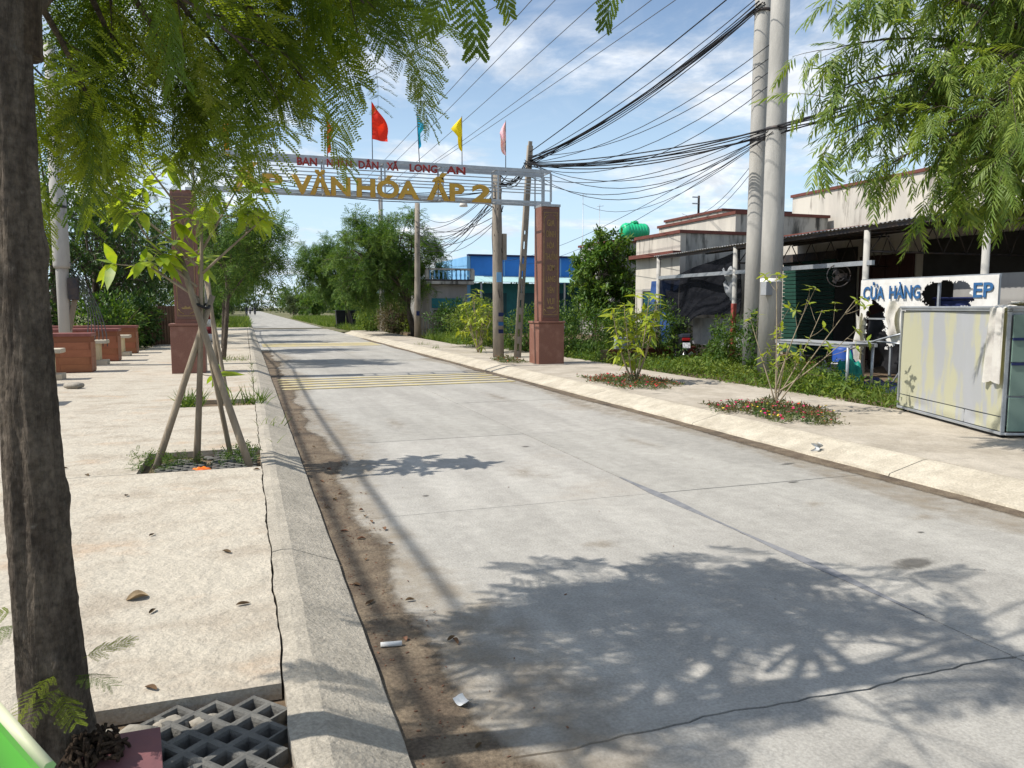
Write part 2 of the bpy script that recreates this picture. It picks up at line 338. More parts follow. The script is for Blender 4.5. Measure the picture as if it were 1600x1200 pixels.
# ------------------------------------------------------------------ ground, road, kerbs, pavements
ZP = .14
G = np.zeros((2, 2, 3)); G[..., 0] = [[-900, 900], [-900, 900]]; G[..., 1] = [[-100, -100], [1600, 1600]]; G[..., 2] = -.05
struct(MB().sheet(G.transpose(1, 0, 2), smooth=False).build('ground', 'ground'))
road = struct(MB().box((3.1, 27, -.045), (5.2, 66, .05)).build('road', 'joint'))
JY = [2.45 + 3.3 * i for i in range(-3, 18)]
for i in range(len(JY) - 1):
    am = .022 if abs(JY[i] - 2.45) < .1 else .004; am2 = .022 if abs(JY[i + 1] - 2.45) < .1 else .004
    for c, (x0, x1) in enumerate(((.5, 3.29), (3.29, 5.72))):
        gp = .0055
        P = slabpoly(x0, x1, JY[i], JY[i + 1], (.002, .004 if c == 0 else .002), (am, am2), (9 if c == 0 else 4, 4 if c == 0 else 9, i, i + 1), gp, .07 if JY[i] < 10 else .4)
        MB().prism(P, -.015, (.0, .0012)[(i + c) % 2] ).build('slab', 'concrete_road', road)
far = MB().box((3.1, 331, -.02), (5.2, 538, .03)).build('far_carriageway', 'concrete_road', road)
pts = []
for yy, wl, wr in [(2.95, .004, .004), (3.2, .012, .02), (3.5, .02, .05), (3.8, .03, .07), (4.1, .02, .035), (4.5, .008, .01), (4.9, .012, .012), (5.3, .035, .04), (5.7, .05, .05), (6.1, .02, .03), (6.4, .004, .006)]:
    pts.append((3.29 - wl + wob(yy, 2, .006), 3.29 + wr + wob(yy, 3, .006), yy))
MB().prism([(a, y) for a, b, y in pts] + [(b, y) for a, b, y in pts[::-1]], .0025, .0055).build('crack_filler', 'patch', road)
fadestrip('gutter_dirt', .47, lambda y: .86 + .13 * np.sin(y * 1.3) * np.sin(y * .43 + 1) + .05 * np.sin(y * 4.1) + .10 * np.clip(3.6 - y, 0, 2), -1, 30, .006, 'dirt', 14, 260, parent=road, side='right')
fadestrip('gutter_dirt', lambda y: 5.46 - .05 * np.sin(y * 1.1), 5.74, -1, 40, .006, 'dirt', 8, 220, parent=road, side='left')
fadestrip('stain', lambda y: 4.9 + .2 * np.sin(y), 5.70, 1, 24, .0035, 'stain', 8, 120, parent=road, side='left')
fadestrip('stain', .5, lambda y: 1.55 + .3 * np.sin(y * .8), 1, 30, .0033, 'stain', 8, 120, parent=road, side='right')
def spot(name, x, y, rx, ry, mat, z=.0045, rot=0.):
    n, k = 8, 28; G = np.zeros((n, k, 3)); a = np.linspace(0, 2 * math.pi, k); r = np.linspace(.02, 1, n); c_, s_ = math.cos(rot), math.sin(rot)
    U = r[:, None] * np.cos(a) * rx; W = r[:, None] * np.sin(a) * ry; G[..., 0] = x + U * c_ - W * s_; G[..., 1] = y + U * s_ + W * c_; G[..., 2] = z
    o = MB().sheet(G, smooth=False).build(name, mat, road); at = o.data.attributes.new('fade', 'FLOAT', 'POINT'); at.data.foreach_set('value', np.repeat(1 - r, k).astype(np.float32)); return o
for x, y, rx, ry, m_, q in ((4.35, 5.0, .32, .16, 'stain', .4), (4.9, 4.4, .4, .2, 'stain', 0), (2.5, 6.9, .5, .9, 'stain', .1), (1.9, 10.5, .3, 1.6, 'stain', 0), (4.4, 8.0, .3, 1.2, 'stain', 0), (3.9, 3.6, .25, .12, 'oil', .2), (4.7, 5.7, .10, .035, 'oil', .1), (4.5, 4.1, .05, .03, 'oil', 0), (2.2, 4.6, .35, .25, 'stain', 0), (4.2, 13, .35, 2.0, 'stain', 0), (1.4, 6.3, .05, .04, 'oil', 0), (5.2, 6.4, .16, .05, 'oil', .2), (3.0, 8.2, .07, .06, 'oil', 0)): spot('stain' if m_ == 'stain' else 'oil_spot', x, y, rx, ry, m_, rot=q)
# raised yellow warning lines across the road
for k in range(5):
    y = 15.35 + k * .52
    MB().prism([(.62, y), (5.45, y + .18), (5.45, y + .35), (.62, y + .17)], .004, .016).build('warning_line', 'yellow_paint', road)
for k in range(3):
    y = 32.4 + k * 1.0
    MB().prism([(.62, y), (5.4, y), (5.4, y + .8), (.62, y + .8)], .003, .010).build('warning_line', 'yellow_paint', road)
# kerbs: separate lengths, rolled profile
def kerb(name, prof, ys, mat, amp):
    base = struct(MB().prism([(x, z - .05) for x, z in prof] + [(prof[-1][0], -.2), (prof[0][0], -.2)], ys[0], ys[-1], 'y').build(name, 'joint'))
    for i in range(len(ys) - 1):
        a, b = ys[i] + .006, ys[i + 1] - .006; n = max(2, int((b - a) / (.12 if ys[i] < 12 else .8)))
        yy = np.linspace(a, b, n); GG = np.zeros((n, len(prof) + 2, 3))
        pr = [(prof[0][0], -.1)] + list(prof) + [(prof[-1][0], -.1)]
        for q in range(n):
            for p, (x, z) in enumerate(pr):
                w = wob(yy[q], p * 2.3 + 1, amp) if 0 < p < len(pr) - 1 else 0
                GG[q, p] = (x + (wob(yy[q], 20, .010) if p <= 1 else w * .5), yy[q], z + w * .4)
        mb = MB().sheet(GG, smooth=False)
        for e in (0, n - 1): mb.add(GG[e], [list(range(len(pr)))])
        mb.build('kerb_stone', mat, base)
    return base
yl = [-2, 1.4, 4.72, 8.0, 11.3, 14.6, 17.9, 21.2, 24.5, 27.8, 31, 36, 42, 50, 60]
kerb('kerb_left', [(.10, .137), (.16, .145), (.22, .142), (.44, .055), (.49, .035), (.502, .0)], yl, 'kerb', .006)
kerb('kerb_right', [(5.715, .0), (5.725, .03), (5.78, .045), (6.12, .132), (6.19, .14)], [-2, 2.2, 5.6, 9.0, 12.4, 15.8, 18.0, 22.0, 25.4, 29, 34, 40, 48], 'kerb_r', .005)
# pavements: slabs with planting pits left open
PITS = [(-.95, .06, 1.75, 3.0), (-.95, .06, 7.35, 8.35), (-.95, .06, 12.1, 12.95)]
pl = struct(MB().box((-4.46, 13, .02), (9.16, 32, .1)).build('pavement_left', 'soil'))
def pave(parent, mat, x0, x1, y0, y1, k, ax=(0, 0)):
    MB().prism(slabpoly(x0, x1, y0, y1, ax, (.003, .003), (k, 20, k + 2, k + 3), .0035, .08 if y0 < 12 else .4), .075, ZP + .001 * (k % 2)).build('slab', mat, parent)
ye = [-3, 1.75, 3.0, 7.35, 8.35, 12.1, 12.95, 17.0, 22.5, 28.9]
for i in range(len(ye) - 1):
    pit = any(abs(p[2] - ye[i]) < .01 for p in PITS)
    pave(pl, 'concrete_pave', -4.3, -.95 if pit else .094, ye[i], ye[i + 1], i, (0, 0 if pit else .010))
    pave(pl, 'concrete_pave', -9, -4.3, ye[i], ye[i + 1], i + 1)
pl2 = struct(MB().box((-1.6, 44.5, .02), (3.4, 31, .1)).build('pavement_left_far', 'soil'))
for i in range(5): pave(pl2, 'concrete_pave', -3.3, .085, 29 + i * 6, 35 + i * 6, i)
pr = struct(MB().box((7.5, 13, .02), (2.66, 32, .1)).build('pavement_right', 'soil'))
yr = [-3, 1.8, 5.5, 9.6, 13.6, 17.4, 21.5, 25, 29]
for i in range(len(yr) - 1): pave(pr, 'concrete_pave_r', 6.2, 8.8 + .1 * (i % 2), yr[i], yr[i + 1], i)
pr2 = struct(MB().box((7.0, 39, .02), (1.66, 20, .1)).build('pavement_right_far', 'soil'))
for i in range(4): pave(pr2, 'concrete_pave_r', 6.2, 7.8, 29 + i * 5, 34 + i * 5, i)
struct(MB().box((30, 26, .0), (42.2, 62, .18)).build('yard_earth', 'soil'))
struct(MB().box((-32, 40, -.02), (46, 90, .14)).build('garden_earth', 'soil'))
struct(MB().box((8.6, 140, -.02), (5.7, 180, .12)).build('verge_right', 'ground'))
struct(MB().box((-2.0, 150, -.02), (4.9, 180, .12)).build('verge_left', 'ground'))

# ------------------------------------------------------------------ foliage helpers
def frames(D, rng, roll=1.0, up=(0, 0, 1)):
    D = norm(D); U = np.broadcast_to(np.array(up, float), D.shape) + rng.normal(0, .35 * roll, D.shape)
    Y = norm(np.cross(U, D)); Z = np.cross(D, Y)
    return np.stack([D, Y, Z], -1)               # columns: leaf axis, side, normal
def scatter(mb, tV, tF, P, D, S, rng, roll=1., mi=0, up=(0, 0, 1)):
    P = np.asarray(P); n = len(P)
    if n == 0: return
    Fm = frames(D, rng, roll, up); S = np.broadcast_to(np.asarray(S, float), (n,))
    V = np.einsum('nij,vj->nvi', Fm, tV) * S[:, None, None] + P[:, None]
    F = (tF[None] + (np.arange(n) * len(tV))[:, None, None]).reshape(-1, tF.shape[1])
    mb.add(V.reshape(-1, 3), F, mi)
def t_leaf(w=.36, fold=.12, curl=.12):           # broad pointed leaf, unit length, folded along its midrib
    x = [0, .28, .62, 1.0]; hw = [.02, w / 2, w * .40, .0]; V = []; F = []
    for i in range(4):
        z = -curl * x[i] ** 2; V += [(x[i], -hw[i], z + fold * hw[i]), (x[i], 0, z), (x[i], hw[i], z + fold * hw[i])]
    for i in range(3):
        a = i * 3; F += [(a, a + 3, a + 4, a + 1), (a + 1, a + 4, a + 5, a + 2)]
    return np.array(V, float), np.array(F)
def t_lance(w=.3):
    V = [(0, 0, 0), (.4, -w / 2, .03), (1, 0, -.1), (.4, w / 2, .03)]; return np.array(V, float), np.array([(0, 1, 2, 3)])
def t_feather(n=5, wl=.33, wd=.12):              # pinnate spray
    V = []; F = []
    for i in range(n):
        x = .12 + .85 * i / (n - 1); l = wl * (1 - .45 * abs(2 * i / (n - 1) - .9)); z = -.25 * x * x
        for sg in (-1, 1):
            b = len(V); V += [(x, 0, z), (x + .35 * l - wd * .4, sg * l * .55, z + .02), (x + .6 * l, sg * l, z - .05), (x + .35 * l + wd * .6, sg * l * .5, z + .02)]
            F.append((b, b + 1, b + 2, b + 3) if sg > 0 else (b + 3, b + 2, b + 1, b))
    return np.array(V, float), np.array(F)
def t_blade():
    return np.array([(0, -.03, 0), (0, .03, 0), (.5, .024, .08), (.5, -.024, .08), (1, 0, -.02), (1, .004, -.02)], float), np.array([(0, 1, 2, 3), (3, 2, 5, 4)])
LEAF, LEAFN, LANCE, FEATH, BLADE = t_leaf(), t_leaf(.30, .2, .22), t_lance(), t_feather(), t_blade()
def bez(a, b, bulge, n=6):
    a = np.asarray(a, float); b = np.asarray(b, float); m = (a + b) / 2 + np.asarray(bulge); t = np.linspace(0, 1, n)[:, None]
    return (1 - t) ** 2 * a + 2 * t * (1 - t) * m + t * t * b
def inball(rng, n, lo=.0, hi=1.):
    d = norm(rng.normal(size=(n, 3))); return d * (lo + (hi - lo) * rng.random((n, 1)) ** .5)
def skeleton(rng, wood, trunk, rad, cc, cr, n1, n2, n3, tw=.5, k=5, z0=.55):
    """limbs into an ellipsoid crown; returns twig paths"""
    cc = np.asarray(cc, float); cr = np.asarray(cr, float); trunk = np.asarray(trunk, float)
    wood.tube(trunk, np.linspace(rad, rad * .62, len(trunk)), 10)
    twigs = []; H = len(trunk)
    for i in range(n1):
        f = z0 + (1 - z0) * (i + .5) / n1; q = f * (H - 1); j = min(int(q), H - 2); s = trunk[j] + (trunk[j + 1] - trunk[j]) * (q - j)
        d = inball(rng, 1, .45, .72)[0]; d[2] = d[2] * .8 + .1; e = cc + d * cr
        Lb = bez(s, e, (0, 0, .18 * np.linalg.norm(e - s)) + rng.normal(0, .06, 3) * cr, 7); r1 = rad * .45
        wood.tube(Lb, np.linspace(r1, r1 * .35, 7), k + 1)
        for _ in range(n2):
            u = rng.uniform(.35, 1.) * 6; j = min(int(u), 5); s2 = Lb[j] + (Lb[j + 1] - Lb[j]) * (u - j)
            d2 = norm(d) * .35 + inball(rng, 1, .5, 1.)[0]; d2 = norm(d2) * rng.uniform(.72, 1.0); e2 = cc + d2 * cr
            e2 = s2 + (e2 - s2) * min(1., 1.1 * cr.mean() / (np.linalg.norm(e2 - s2) + 1e-6))
            L2 = bez(s2, e2, (0, 0, .12 * cr[2]) + rng.normal(0, .05, 3) * cr, 6); wood.tube(L2, np.linspace(r1 * .32, r1 * .12, 6), k)
            for _ in range(n3):
                u = rng.uniform(.25, 1.) * 5; j = min(int(u), 4); s3 = L2[j] + (L2[j + 1] - L2[j]) * (u - j)
                d3 = norm(norm(e2 - s2) * .7 + rng.normal(0, .6, 3)); ln = tw * rng.uniform(.5, 1.1)
                L3 = bez(s3, s3 + d3 * ln, (0, 0, .1 * ln), 4); L3[-1, 2] -= .12 * ln
                wood.tube(L3, np.linspace(r1 * .12, r1 * .05, 4), 3, cap=False); twigs.append(L3)
    return twigs
def along(twigs, per, rng, jit=.03, spread=.8, droop=.25):
    T = np.array(twigs); n = len(T); u = rng.random((n, per)) * .85 + .15; q = u * (T.shape[1] - 1); j = np.minimum(q.astype(int), T.shape[1] - 2)
    a = np.take_along_axis(T, j[..., None], 1); b = np.take_along_axis(T, (j + 1)[..., None], 1); P = a + (b - a) * (q - j)[..., None]
    D = norm(b - a) * .6 + rng.normal(0, spread, P.shape); D[..., 2] -= droop
    return (P + rng.normal(0, jit, P.shape)).reshape(-1, 3), norm(D).reshape(-1, 3)
def tree(name, label, base, h, cc, cr, rad=.08, n=(7, 6, 6), per=14, tmpl=FEATH, size=.22, leafm='leaf_feather', barkm='bark', tw=.5, seed=1, group=None, cat='tree', droop=.25, z0=.5, lean=(0, 0)):
    r = np.random.default_rng(seed); o = thing(name, label, cat, base, group=group)
    w = MB(); tr = bez((0, 0, -.05), (lean[0] + cc[0] * .5, lean[1] + cc[1] * .5, h), r.normal(0, .04, 3), 7)
    tws = skeleton(r, w, tr, rad, cc, cr, *n, tw=tw, z0=z0); w.build('trunk', barkm, o)
    P, D = along(tws, per, r, .05 * size / .2, droop=droop); c = MB(); scatter(c, *tmpl, P, D, size * r.uniform(.6, 1.25, len(P)), r)
    stuff(c.build('crown', leafm, o)); return o
def bushmass(mb, rng, c, r, n, tmpl, size, mi=0, hollow=.5, up=.3):
    P = inball(rng, n, hollow, 1.); lump = 1 + .18 * np.sin(P[:, 0] * 5 + c[0]) * np.sin(P[:, 1] * 4 + 1) + .12 * np.sin(P[:, 2] * 9 + c[1] * 3)
    Q = P * lump[:, None] * np.asarray(r) + np.asarray(c); Q[:, 2] = np.maximum(Q[:, 2], .1)
    D = P + rng.normal(0, .7, P.shape); D[:, 2] += up
    scatter(mb, *tmpl, Q, D, size * rng.uniform(.6, 1.3, n), rng, mi=mi)
def bush(name, label, base, r, n, tmpl=LEAF, size=.12, leafm='leaf_mid', seed=1, cat='bush', group=None, zc=None, stems=6, hollow=.35):
    g = np.random.default_rng(seed); o = thing(name, label, cat, base, group=group); zc = r[2] if zc is None else zc
    w = MB()
    for i in range(stems):
        e = np.array([g.normal(0, r[0] * .45), g.normal(0, r[1] * .45), zc + r[2] * g.uniform(0, .7)]); w.tube(bez((g.normal(0, .06), g.normal(0, .06), -.04), e, (0, 0, .1), 5), np.linspace(.018, .005, 5), 5)
    w.build('stem', 'twig', o)
    c = MB(); bushmass(c, g, (0, 0, zc), r, n, tmpl, size, hollow=hollow); stuff(c.build('crown', leafm, o)); return o
# ------------------------------------------------------------------ lettering
def text_mesh(s, size, ext, bold, bev=0.):
    c = bpy.data.curves.new('text', 'FONT'); c.body = s; c.size = size; c.extrude = ext; c.offset = bold; c.resolution_u = 3; c.bevel_depth = bev; c.bevel_resolution = 0
    o = bpy.data.objects.new('text', c); COL.objects.link(o); dg = bpy.context.evaluated_depsgraph_get(); dg.update()
    me = bpy.data.meshes.new_from_object(o.evaluated_get(dg)); bpy.data.objects.remove(o); bpy.data.curves.remove(c); return me
def ext_x(me): 
    a = np.empty(len(me.vertices) * 3, np.float32); me.vertices.foreach_get('co', a); a = a.reshape(-1, 3); return a[:, 0].min(), a[:, 0].max()
FRONT = Matrix(((1, 0, 0), (0, 0, -1), (0, 1, 0)))           # text facing -Y
SIDE = Matrix(((0, 0, -1), (-1, 0, 0), (0, 1, 0)))           # text facing -X
def word(parent, s, width, height, pos, rot, mat, name='letter', ext=.01, bold=0., center=False, per_letter=True, bev=0.):
    """pos = lower left corner of the word (local to parent); fitted to width; cap height = height"""
    full = text_mesh(s, 1., 0., bold); x0, x1 = ext_x(full); kx = width / (x1 - x0); ky = height / .70
    bpy.data.meshes.remove(full); items = []
    if per_letter:
        pre = ''
        for ch in s:
            pre += ch
            if ch == ' ': continue
            a = text_mesh(pre, 1., 0., bold); b = text_mesh(ch, 1., ext, bold, bev); off = ext_x(a)[1] - ext_x(b)[1]; bpy.data.meshes.remove(a); items.append((b, off))
    else: items.append((text_mesh(s, 1., ext, bold), 0.))
    for me, off in items:
        me.transform(Matrix.Diagonal((kx, ky, 1, 1)) @ Matrix.Translation((off - x0, 0, 0)))
        me.transform(rot.to_4x4()); me.materials.clear(); me.materials.append(MATS[mat]); me.name = name
        p = Vector(pos)
        if center: p -= rot @ Vector((width / 2, 0, 0))
        link(name, me, parent, p)

# ------------------------------------------------------------------ gate arch
arch = thing('gate_arch', 'steel truss gate arch on two brown granite pillars spanning the road', 'gate', (3.15, 18.7, 0))
def pillar(x, words):
    p = bpy.data.objects.new('pillar', None); COL.objects.link(p); p.parent = arch; p.location = (x - 3.15, 0, ZP)
    MB().box((0, 0, .52), (.70, .70, 1.05)).box((0, 0, 1.075), (.75, .75, .05)).build('plinth', 'granite_red', p, bevel=.008)
    MB().box((0, 0, 2.55), (.50, .50, 2.9)).build('shaft', 'granite_red', p, bevel=.006)
    MB().box((0, -.253, 2.56), (.42, .02, 2.74)).build('panel', 'granite_dark', p, bevel=.004)
    fr = MB()
    for sx in (-1, 1): fr.box((sx * .185, -.266, 2.56), (.012, .006, 2.6))
    for z in (1.27, 3.85): fr.box((0, -.2665, z), (.358, .006, .012))
    for sx in (-1, 1):
        for z, q in ((3.80, -1), (1.32, 1)): fr.tube([(sx * .17, -.267, z + q * .10), (sx * .13, -.267, z + q * .03), (sx * .06, -.267, z)], .008, 4)
    fr.build('border', 'letter_inlay', p)
    MB().prism([(.10 * math.cos(a) * (1 + .2 * math.cos(7 * a)), 1.42 + .055 * math.sin(a) * (1 + .3 * math.cos(7 * a))) for a in np.linspace(0, math.pi, 24)], -.271, -.262, 'y').build('lotus', 'letter_inlay', p)
    for i, w in words: word(p, w, .054 * len(w) + .04, .155, (0, -.266, 3.52 - i * .283), FRONT, 'letter_inlay', 'lettering', .004, .006, True, False)
    return p
pillar(7.42, list(enumerate(['GIA', 'ĐÌNH', 'HÒA', 'THUẬN', 'XÓM', 'LÀNG', 'YÊN', 'VUI'])))
pl_ = pillar(-1.22, [(1, 'KỶ'), (2, 'CƯƠNG')])
XA, XB = -1.0 - 3.15, 7.42 - 3.15
def bar(a, b, w, h=None, name='truss_bar', mat='steel_galv'):
    a = np.array(a, float); b = np.array(b, float); d = b - a; ln = np.linalg.norm(d); m = MB().box((0, 0, 0), (ln, w, h or w))
    o = m.build(name, mat, arch); o.location = (a + b) / 2; o.rotation_euler = Vector(d).to_track_quat('X', 'Z').to_euler(); return o
for y in (-.25, .25):
    bar((XA, y, 5.0), (XB, y, 5.0), .04, .085); bar((XA, y, 4.23), (XB, y, 4.23), .05, .06)
    for z in (4.86, 4.68, 4.53): bar((XA, y, z), (XB, y, z), .022)
    for k in range(7):
        x = XA + (XB - XA) * k / 6; bar((x, y, 4.26), (x, y, 4.957), .035 if k not in (0, 6) else .045)
    bar((XB - .24, y, 4.26), (XB - .24, y, 4.957), .03)
for k in range(7):
    x = XA + (XB - XA) * k / 6
    for z in (4.23, 5.0): bar((x, -.225, z), (x, .225, z), .03)
for x in (XA + .1, XB): MB().box((x, 0, 4.17), (.5, .6, .06)).build('seat_plate', 'steel_galv', arch)
for s, x0, x1 in (('ẤP', -.16, .90), ('VĂN', 1.12, 2.40), ('HÓA', 2.56, 4.02), ('ẤP', 4.24, 5.14), ('2', 5.36, 5.82)):
    word(arch, s, x1 - x0, .385, (x0 - 3.15, -.30, 4.17 + .012), FRONT, 'letter_gold', 'letter', .012, .026, bev=.018)
for s, x0, x1 in (('BAN', 1.22, 1.66), ('NHÂN', 1.88, 2.44), ('DÂN', 2.60, 3.06), ('XÃ', 3.26, 3.53), ('LONG', 3.80, 4.47), ('AN', 4.70, 5.17)):
    word(arch, s, x1 - x0, .17, (x0 - 3.15, -.285, 4.79 + .02), FRONT, 'letter_red', 'letter', .006, .022, bev=.012)
# ------------------------------------------------------------------ flags on the arch
def flag(x, col, label, shape, ztop=6.15, lean=0.):
    o = thing('flag', label, 'flag', (x, 18.47, 5.04), group='festival flags on the arch'); h = ztop - 5.04
    MB().tube([(0, 0, -.1), (lean * .5, 0, h * .5), (lean, 0, h)], [.011, .009, .006], 6).build('pole', 'steel_dark', o)
    n = 14; G = np.zeros((n, 10, 3)); t = np.linspace(0, 1, n)
    for i in range(n):
        for j in range(10):
            v = j / 9; w = shape(t[i]); z = h * .985 - t[i] * .84
            G[i, j] = (lean * (z / h) + w * v, .06 * math.sin(v * 7 + t[i] * 4) * v * (abs(w) > .02) + .03 * math.sin(t[i] * 11), z - .14 * v * abs(w))
    MB().sheet(G).build('cloth', 'flag_' + col, o); return o
tri = lambda d, a, b: (lambda t: d * (a * (t / .3) if t < .3 else a * max(b / a, 1 - (t - .3) / .25 * (1 - b / a)) if t < .9 else b * (1 - (t - .9) / .1)))
flag(2.93, 'red', 'large red flag flying over the word DÂN on the gate arch', lambda t: .36 * math.sin(min(1, t * 1.2) * 2.0) + .02, 6.36)
flag(4.05, 'blue', 'sky blue pennant flag on the gate arch', tri(1, .22, .06), 6.2, -.06)
flag(5.10, 'yellow', 'bright yellow pennant flag on the gate arch', tri(-1, .27, .10), 6.2)
flag(6.22, 'pink', 'pale pink pennant flag on the gate arch', tri(-1, .14, .13), 6.18)
flag(1.90, 'red', 'small red pennant flag showing through the leaves above the word BAN', tri(1, .16, .08), 5.95)
flag(-.22, 'orange', 'orange pennant flag behind the leaves above the arch end', tri(-1, .2, .1), 5.75)

# ------------------------------------------------------------------ poles
def pole(name, label, base, top, r0, r1, mat='pole_concrete', group=None, extra=None, k=14):
    o = thing(name, label, 'utility pole', base, group=group); d = np.array(top) - np.array(base)
    MB().tube([d * t - (0, 0, .1 if t == 0 else 0) for t in (0, .33, .66, 1)], np.linspace(r0, r1, 4), k).build('shaft', mat, o)
    if extra: extra(o)
    return o
def bands(o, r, zs, mat='steel_dark', h=.06, name='clamp'):
    for z in zs: MB().tube([(0, 0, z), (0, 0, z + h)], r, 14).build(name, mat, o)
def xb1(o):
    bands(o, .212, (5.1, 7.75)); bands(o, .221, (1.95,), 'paint_white', .16, 'painted_band')
    MB().box((-.2, -.16, 1.9), (.34, .13, .28), rz=.4).build('meter_box', 'tarp_grey', o, bevel=.01)
pole('utility_pole', 'tall round concrete pole with a grey meter box beside the shop shed', (10.34, 13.44, .08), (10.34, 13.44, 10.6), .235, .165, extra=xb1)
pole('utility_pole', 'tall concrete pole with grey patched lower part, twinned behind its neighbour', (10.72, 14.5, .08), (10.72, 14.5, 10.6), .225, .16, extra=lambda o: bands(o, .20, (5.1, 7.8)))
def xp1(o):
    MB().box((.17, -.02, 3.2), (.13, .12, .75)).build('junction_box', 'pole_old', o, bevel=.01)
    MB().box((-.03, -.16, 2.32), (.15, .01, .28)).build('notice', 'blue_pale', o)
    for z, c in ((1.25, 'navy'), (.98, 'sign_blue'), (.76, 'navy')): MB().box((.02, -.168, z), (.15, .008, .11)).build('poster', c, o)
    MB().tube([(0, -.02, 4.25), (-.5, -.15, 4.42), (-1.1, -.3, 4.45)], .02, 6).build('lamp_arm', 'steel_galv', o)
    MB().lathe([(.12, -.06), (.11, 0), (.06, .1), (.02, .13)], 12, c=(-1.12, -.3, 4.32)).build('floodlight', 'paint_white', o)
    m = MB(); g = np.random.default_rng(3)
    for i in range(9):
        a = g.uniform(0, 6.28, 2); z0, z1 = g.uniform(3.6, 5.2), g.uniform(1.2, 3.6)
        m.tube(bez((.16 * math.cos(a[0]), .16 * math.sin(a[0]), z0), (.17 * math.cos(a[1]), .17 * math.sin(a[1]), z1), (g.normal(0, .18), g.normal(0, .18), 0), 8), .009, 4)
    m.build('hanging_cable', 'cable', o)
pole('utility_pole', 'weathered concrete pole hung with tangled cables beside the gate pillar', (6.98, 21.4, ZP), (6.93, 21.4, 5.5), .165, .13, 'pole_old', extra=xp1)
o = thing('prop_pole', 'leaning square concrete pole with slots beside the gate pillar', 'utility pole', (7.42, 21.0, ZP))
d = np.array([.42, .1, 6.05]); m = MB()
for sgn in (-1, 1): m.tube([np.array((sgn * .065, 0, -.05)), d * .5 + (sgn * .06, 0, 0), d + (sgn * .055, 0, 0)], [.05, .045, .04], 4)
m.build('rail', 'pole_old', o)
for k in range(15): 
    t = k / 14 * .97 + .015; MB().box(d * t, (.10, .075, .20 if k < 9 else .42), ry=.07).build('web', 'pole_old', o)
pole('utility_pole', 'plain far pole rising in front of the big roadside tree', (7.95, 37.2, .1), (8.02, 37.2, 6.6), .16, .12, 'pole_old', extra=lambda o: MB().box((0, -.17, 1.2), (.16, .01, .22)).build('notice', 'navy', o))
def xarm(o):
    MB().box((0, 0, 8.6), (2.3, .1, .1)).build('crossarm', 'steel_galv', o)
    for s in (-1, 1): MB().tube([(0, -.12, 7.9), (s * .8, -.06, 8.55)], .03, 5).build('brace', 'steel_galv', o)
    for x in (-1.1, -.5, .5, 1.1): MB().lathe([(.03, 0), (.06, .05), (.04, .1), (.06, .15), (.02, .2)], 8, c=(x, 0, 8.65)).build('insulator', 'paint_white', o)
pole('power_pole', 'far power pole with crossarm behind the arch lettering', (7.72, 46, .1), (7.72, 46, 9.2), .17, .12, 'pole_concrete', extra=xarm)
def xleft(o):
    MB().tube([(0, 0, 2.45), (0, 0, 2.52), (0, 0, 6.9)], [.175, .19, .15], 14).build('upper_sleeve', 'pole_concrete', o)
    MB().box((.24, -.05, 1.95), (.22, .2, .55)).build('meter_box', 'steel_dark', o, bevel=.02)
    MB().prism([(.13, .9), (.30, 1.7), (.2, 1.75), (.10, 1.2)], -.08, .06, 'y').build('stub', 'bark_pale', o)
    m = MB()
    for i in range(6): m.tube(bez((.2, -.1, 2.1 + .1 * i), (.35 + .1 * i, .4, .5), (.4, 0, .4 - .1 * i), 8), .012, 4)
    m.build('hanging_cable', 'cable_grey', o); bands(o, .185, (3.9,))
pole('utility_pole', 'pale concrete pole with a meter box behind the brick seats', (-4.22, 21.6, .1), (-4.22, 21.6, 7.9), .15, .12, extra=xleft)
lam = thing('street_lamp', 'street lamp post with maroon and white painted foot', 'street lamp', (-1.46, 34.4, .1))
MB().tube([(0, 0, -.1), (0, 0, 4), (0, 0, 7.6)], [.13, .11, .07], 12).build('post', 'pole_concrete', lam)
for i in range(5): MB().tube([(0, 0, .1 + i * .3), (0, 0, .4 + i * .3)], .137, 14).build('painted_band', 'paint_maroon' if i % 2 else 'paint_white', lam)
MB().tube([(0, 0, 7.5), (.6, 0, 7.85), (1.4, 0, 8.1)], .03, 6).build('arm', 'steel_galv', lam)
MB().box((1.65, 0, 8.16), (.62, .2, .09), ry=-.2).build('lantern', 'steel_galv', lam, bevel=.02)

# ------------------------------------------------------------------ overhead cables
def cable(label, pts, sag, r=.011, group=None, mat='cable', seg=14, name='overhead_cable'):
    P = []
    for i in range(len(pts) - 1):
        a, b = np.array(pts[i], float), np.array(pts[i + 1], float); t = np.linspace(0, 1, seg)[:, None]
        q = a + (b - a) * t; q[:, 2] -= 4 * sag * (t * (1 - t))[:, 0]; P += list(q if i == 0 else q[1:])
    o = MB().tube(P, r, 5).build(name, mat); return tag(o, label, 'cable', group)
g = np.random.default_rng(11); T2 = np.array((7.82, 21.1, 5.75)); T1 = np.array((6.95, 21.3, 5.2)); BP = np.array((10.60, 14.35, 8.0)); BM = np.array((10.30, 13.3, 5.18)); OUT = np.array((11.4, 2.0, 5.9))
for i in range(11):
    j = g.normal(0, .07, 3); cable('black cable of the thick bundle rising from slotted pole to twin poles', [T1 + g.normal(0, .12, 3), T2 + j * .8, BP + g.normal(0, .06, 3)], .28 + g.uniform(-.1, .12), g.uniform(.010, .017), 'cables of the rising bundle')
for i in range(4): cable('black cable fanning from twin poles to the right above the rising bundle', [T2 + g.normal(0, .15, 3), BP + (0, -.3, -.9 - .28 * i)], .45 + .1 * i, .009, 'cables fanning below the bundle')
